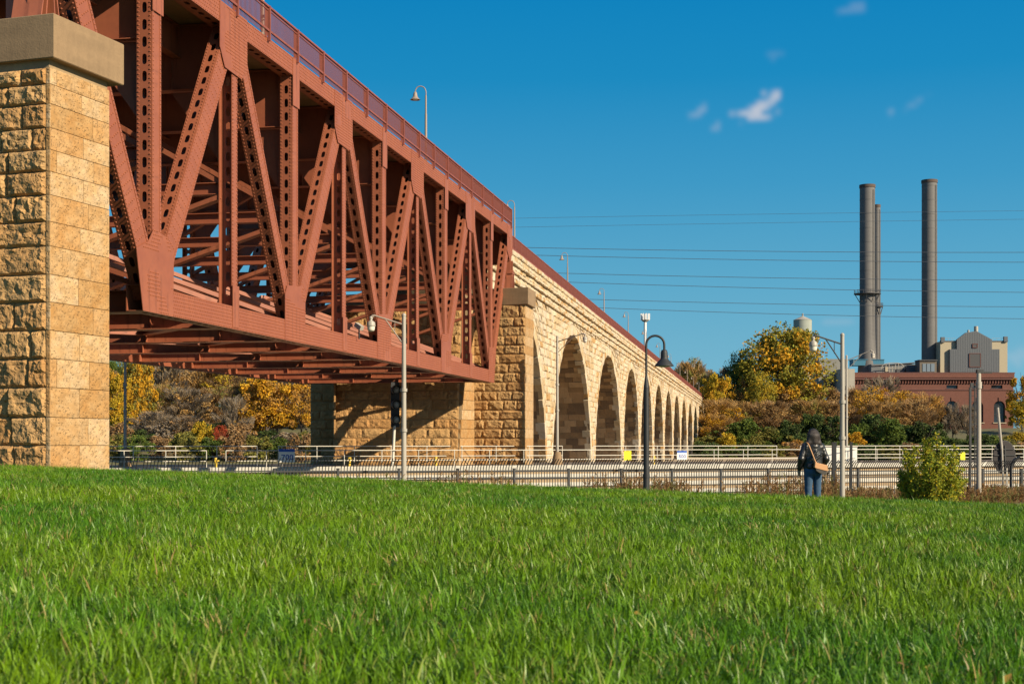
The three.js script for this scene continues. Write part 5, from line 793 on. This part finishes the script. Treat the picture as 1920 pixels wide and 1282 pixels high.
{
  const z = 27.3, x = (1525 - 960) / F * z, y = ground(x, z), k = 1 * ((HORIZON - 803) / F * z - y) / 1.64;
  const p = thing('person', 'person in black leather jacket and jeans standing with back turned', 'person', [x, y, -z], Math.PI + 0.22); p.scale.setScalar(k);   // faces local +z, turned away
  const SKIN = std(0.42, 0.25, 0.17, 0.6), HAIR = std(1, 1, 1, 0.58, { map: tex(256, (u, v) => { const k = fbm(u * 64, v * 3, 4, 3, 3); return [0.008 + 0.03 * k, 0.006 + 0.018 * k, 0.005 + 0.013 * k]; }, true, 2), bumpMap: tex(256, (u, v) => fbm(u * 64, v * 3, 4, 3, 3), false, 2), bumpScale: 0.012 }), LEATHER = std(0.018, 0.018, 0.018, 0.36, { bumpMap: tex(256, (u, v) => fbm(u * 7, v * 10, 8, 4, 7), false, 2), bumpScale: 0.018 }), JEANS = std(0.035, 0.085, 0.16, 0.9, { bumpMap: fineBump, bumpScale: 0.004 }), SHOE = std(0.05, 0.045, 0.04, 0.7);
  const fingers = []; for (const s of [-1, 1]) { const hx = s * 0.235, hy = 0.80, hz = 0.12; fingers.push([hx, hy + 0.06, hz - 0.02, 0.03, hx, hy, hz, 0.034, 1.0]); for (let f = 0; f < 4; f++) { const o = (f - 1.5) * 0.017; fingers.push([hx - s * 0.005, hy - 0.02, hz + o, 0.0095, hx - s * 0.012, hy - 0.06, hz + o + 0.004, 0.0085], [hx - s * 0.012, hy - 0.06, hz + o + 0.004, 0.0085, hx - s * 0.035, hy - 0.085 + Math.abs(f - 1.3) * 0.006, hz + o + 0.006, 0.0075]); } fingers.push([hx - s * 0.01, hy + 0.02, hz + 0.03, 0.011, hx - s * 0.03, hy - 0.025, hz + 0.05, 0.009]); }
  const body = [[0, 1.50, 0.0, 0.078, 0, 1.545, 0.01, 0.082], [0, 1.45, 0.04, 0.05, 0, 1.43, 0.05, 0.04], [0, 1.47, 0.088, 0.014, 0, 1.455, 0.1, 0.013], [-0.08, 1.49, 0.0, 0.012, -0.082, 1.47, 0, 0.01], [0.08, 1.49, 0.0, 0.012, 0.082, 1.47, 0, 0.01], [0, 1.42, 0.0, 0.045, 0, 1.34, -0.01, 0.05], [0, 1.3, 0, 0.1, 0, 0.95, 0, 0.11, 1.3], ...[-1, 1].flatMap(s => [[s * 0.09, 0.88, 0, 0.08, s * 0.09, 0.48, 0.01, 0.052], [s * 0.09, 0.48, 0.01, 0.052, s * 0.1, 0.08, -0.02, 0.035], [s * 0.13, 1.3, 0, 0.045, s * 0.24, 1.05, -0.02, 0.038], [s * 0.24, 1.05, -0.02, 0.036, s * 0.235, 0.86, 0.1, 0.028]]), ...fingers];
  put('body', fieldMesh(body, [-0.34, 0.0, -0.26], [0.34, 1.68, 0.26], 96, 0.02), SKIN, p);
  const eye = put('eyes', [-1, 1].map(s => new THREE.SphereGeometry(0.011, 8, 6).translate(s * 0.031, 1.5, 0.078)), std(0.02, 0.015, 0.01, 0.2), p); put('mouth', [new THREE.SphereGeometry(0.02, 8, 6).scale(1, 0.3, 0.4).translate(0, 1.425, 0.088)], std(0.4, 0.12, 0.1, 0.6), p);
  put('hair', fieldMesh([[0, 1.54, -0.005, 0.1, 0, 1.5, -0.03, 0.1], [-0.05, 1.5, -0.03, 0.075, -0.07, 1.39, -0.03, 0.06], [0.05, 1.5, -0.03, 0.075, 0.075, 1.385, -0.03, 0.06], [0, 1.48, -0.06, 0.075, 0, 1.375, -0.065, 0.07], [-0.085, 1.44, -0.02, 0.045, -0.115, 1.345, -0.03, 0.042], [0.085, 1.44, -0.02, 0.045, 0.115, 1.345, -0.03, 0.042], [-0.1, 1.35, -0.05, 0.045, 0.1, 1.35, -0.05, 0.045]], [-0.2, 1.26, -0.2, 0], [0.2, 1.7, 0.16], 48, 0.03), HAIR, p);
  const jk = []; jk.push([0, 1.27, -0.01, 0.135, 0, 1.0, -0.005, 0.14, 1.12], [-0.07, 1.24, 0, 0.11, -0.07, 0.9, 0, 0.12, 1.1], [0.07, 1.24, 0, 0.11, 0.07, 0.9, 0, 0.12, 1.1], [-0.15, 1.29, -0.005, 0.068, 0.15, 1.29, -0.005, 0.068], [0, 1.36, -0.02, 0.07, 0, 1.3, -0.02, 0.1]);
  for (const s of [-1, 1]) jk.push([s * 0.17, 1.28, -0.005, 0.07, s * 0.255, 1.06, -0.03, 0.06], [s * 0.255, 1.06, -0.03, 0.06, s * 0.24, 0.87, 0.09, 0.048]);
  jk.push([-0.1, 1.12, -0.13, 0.022, 0.06, 1.02, -0.14, 0.015], [0.0, 1.2, -0.135, 0.018, 0.1, 1.06, -0.14, 0.018], [-0.12, 0.92, -0.1, 0.04, 0.12, 0.9, -0.1, 0.04], [0.05, 0.98, -0.13, 0.018, 0.14, 0.94, -0.1, 0.02]);
  put('jacket', fieldMesh(jk, [-0.36, 0.72, -0.24], [0.36, 1.48, 0.22], 84, 0.03), LEATHER, p);
  const jn = [[-0.06, 0.88, 0, 0.115, 0.06, 0.88, 0, 0.115], [-0.07, 0.82, -0.03, 0.1, 0.07, 0.82, -0.03, 0.1]]; for (const s of [-1, 1]) jn.push([s * 0.085, 0.84, 0, 0.1, s * 0.092, 0.48, 0.01, 0.068], [s * 0.092, 0.48, 0.01, 0.068, s * 0.1, 0.08, -0.015, 0.052]);
  put('jeans', fieldMesh(jn, [-0.26, 0.0, -0.22], [0.26, 1.04, 0.2], 72, 0.025), JEANS, p);
  put('shoes', [-1, 1].map(s => new THREE.SphereGeometry(0.06, 12, 8).scale(0.8, 0.75, 2.0).translate(s * 0.105, 0.04, 0.04)), SHOE, p);
  // shoulder bag worn across the back
  const b = thing('shoulder_bag', 'tan shoulder bag worn across the back of the person', 'bag', [x, y, -z], Math.PI + 0.22); b.scale.setScalar(k);
  const TAN = std(0.55, 0.28, 0.12, 0.6), bk = (sx, sy, sz) => new THREE.Vector3(sx, sy, sz);
  const st = tube([bk(0.15, 1.375, -0.02), bk(0.145, 1.33, -0.11), bk(0.09, 1.15, -0.17), bk(0.03, 1.0, -0.185), bk(-0.02, 0.94, -0.19)], 0.014, 6, 24); put('strap', st, TAN, b);
  put('front_strap', tube([bk(0.15, 1.375, -0.02), bk(0.14, 1.33, 0.09), bk(0.05, 1.12, 0.155), bk(-0.1, 0.98, 0.16), bk(-0.21, 0.94, 0.08), bk(-0.2, 0.93, -0.08)], 0.012, 6, 24), TAN, b);
  const fs = new THREE.Shape(); fs.moveTo(0.05, 0.985); fs.lineTo(-0.19, 0.93); fs.lineTo(-0.19, 0.83); fs.lineTo(0.03, 0.885); fs.lineTo(0.06, 0.9); put('flap', new THREE.ExtrudeGeometry(fs, { depth: 0.05, bevelEnabled: true, bevelSize: 0.008, bevelThickness: 0.008, bevelSegments: 2 }).translate(0, 0, -0.225), TAN, b);
  const bs = new THREE.Shape(); bs.moveTo(0.04, 0.9); bs.lineTo(-0.18, 0.845); bs.lineTo(-0.175, 0.765); bs.quadraticCurveTo(-0.07, 0.76, 0.03, 0.84); put('pouch', new THREE.ExtrudeGeometry(bs, { depth: 0.05, bevelEnabled: true, bevelSize: 0.006, bevelThickness: 0.006, bevelSegments: 2 }).translate(0, 0, -0.215), std(0.03, 0.025, 0.02, 0.6), b);
}

scene.traverse(o => { if (o.isMesh) { o.castShadow = true; o.receiveShadow = true; } });
camera.updateMatrixWorld(); scene.updateMatrixWorld(true);
renderer.render(scene, camera);
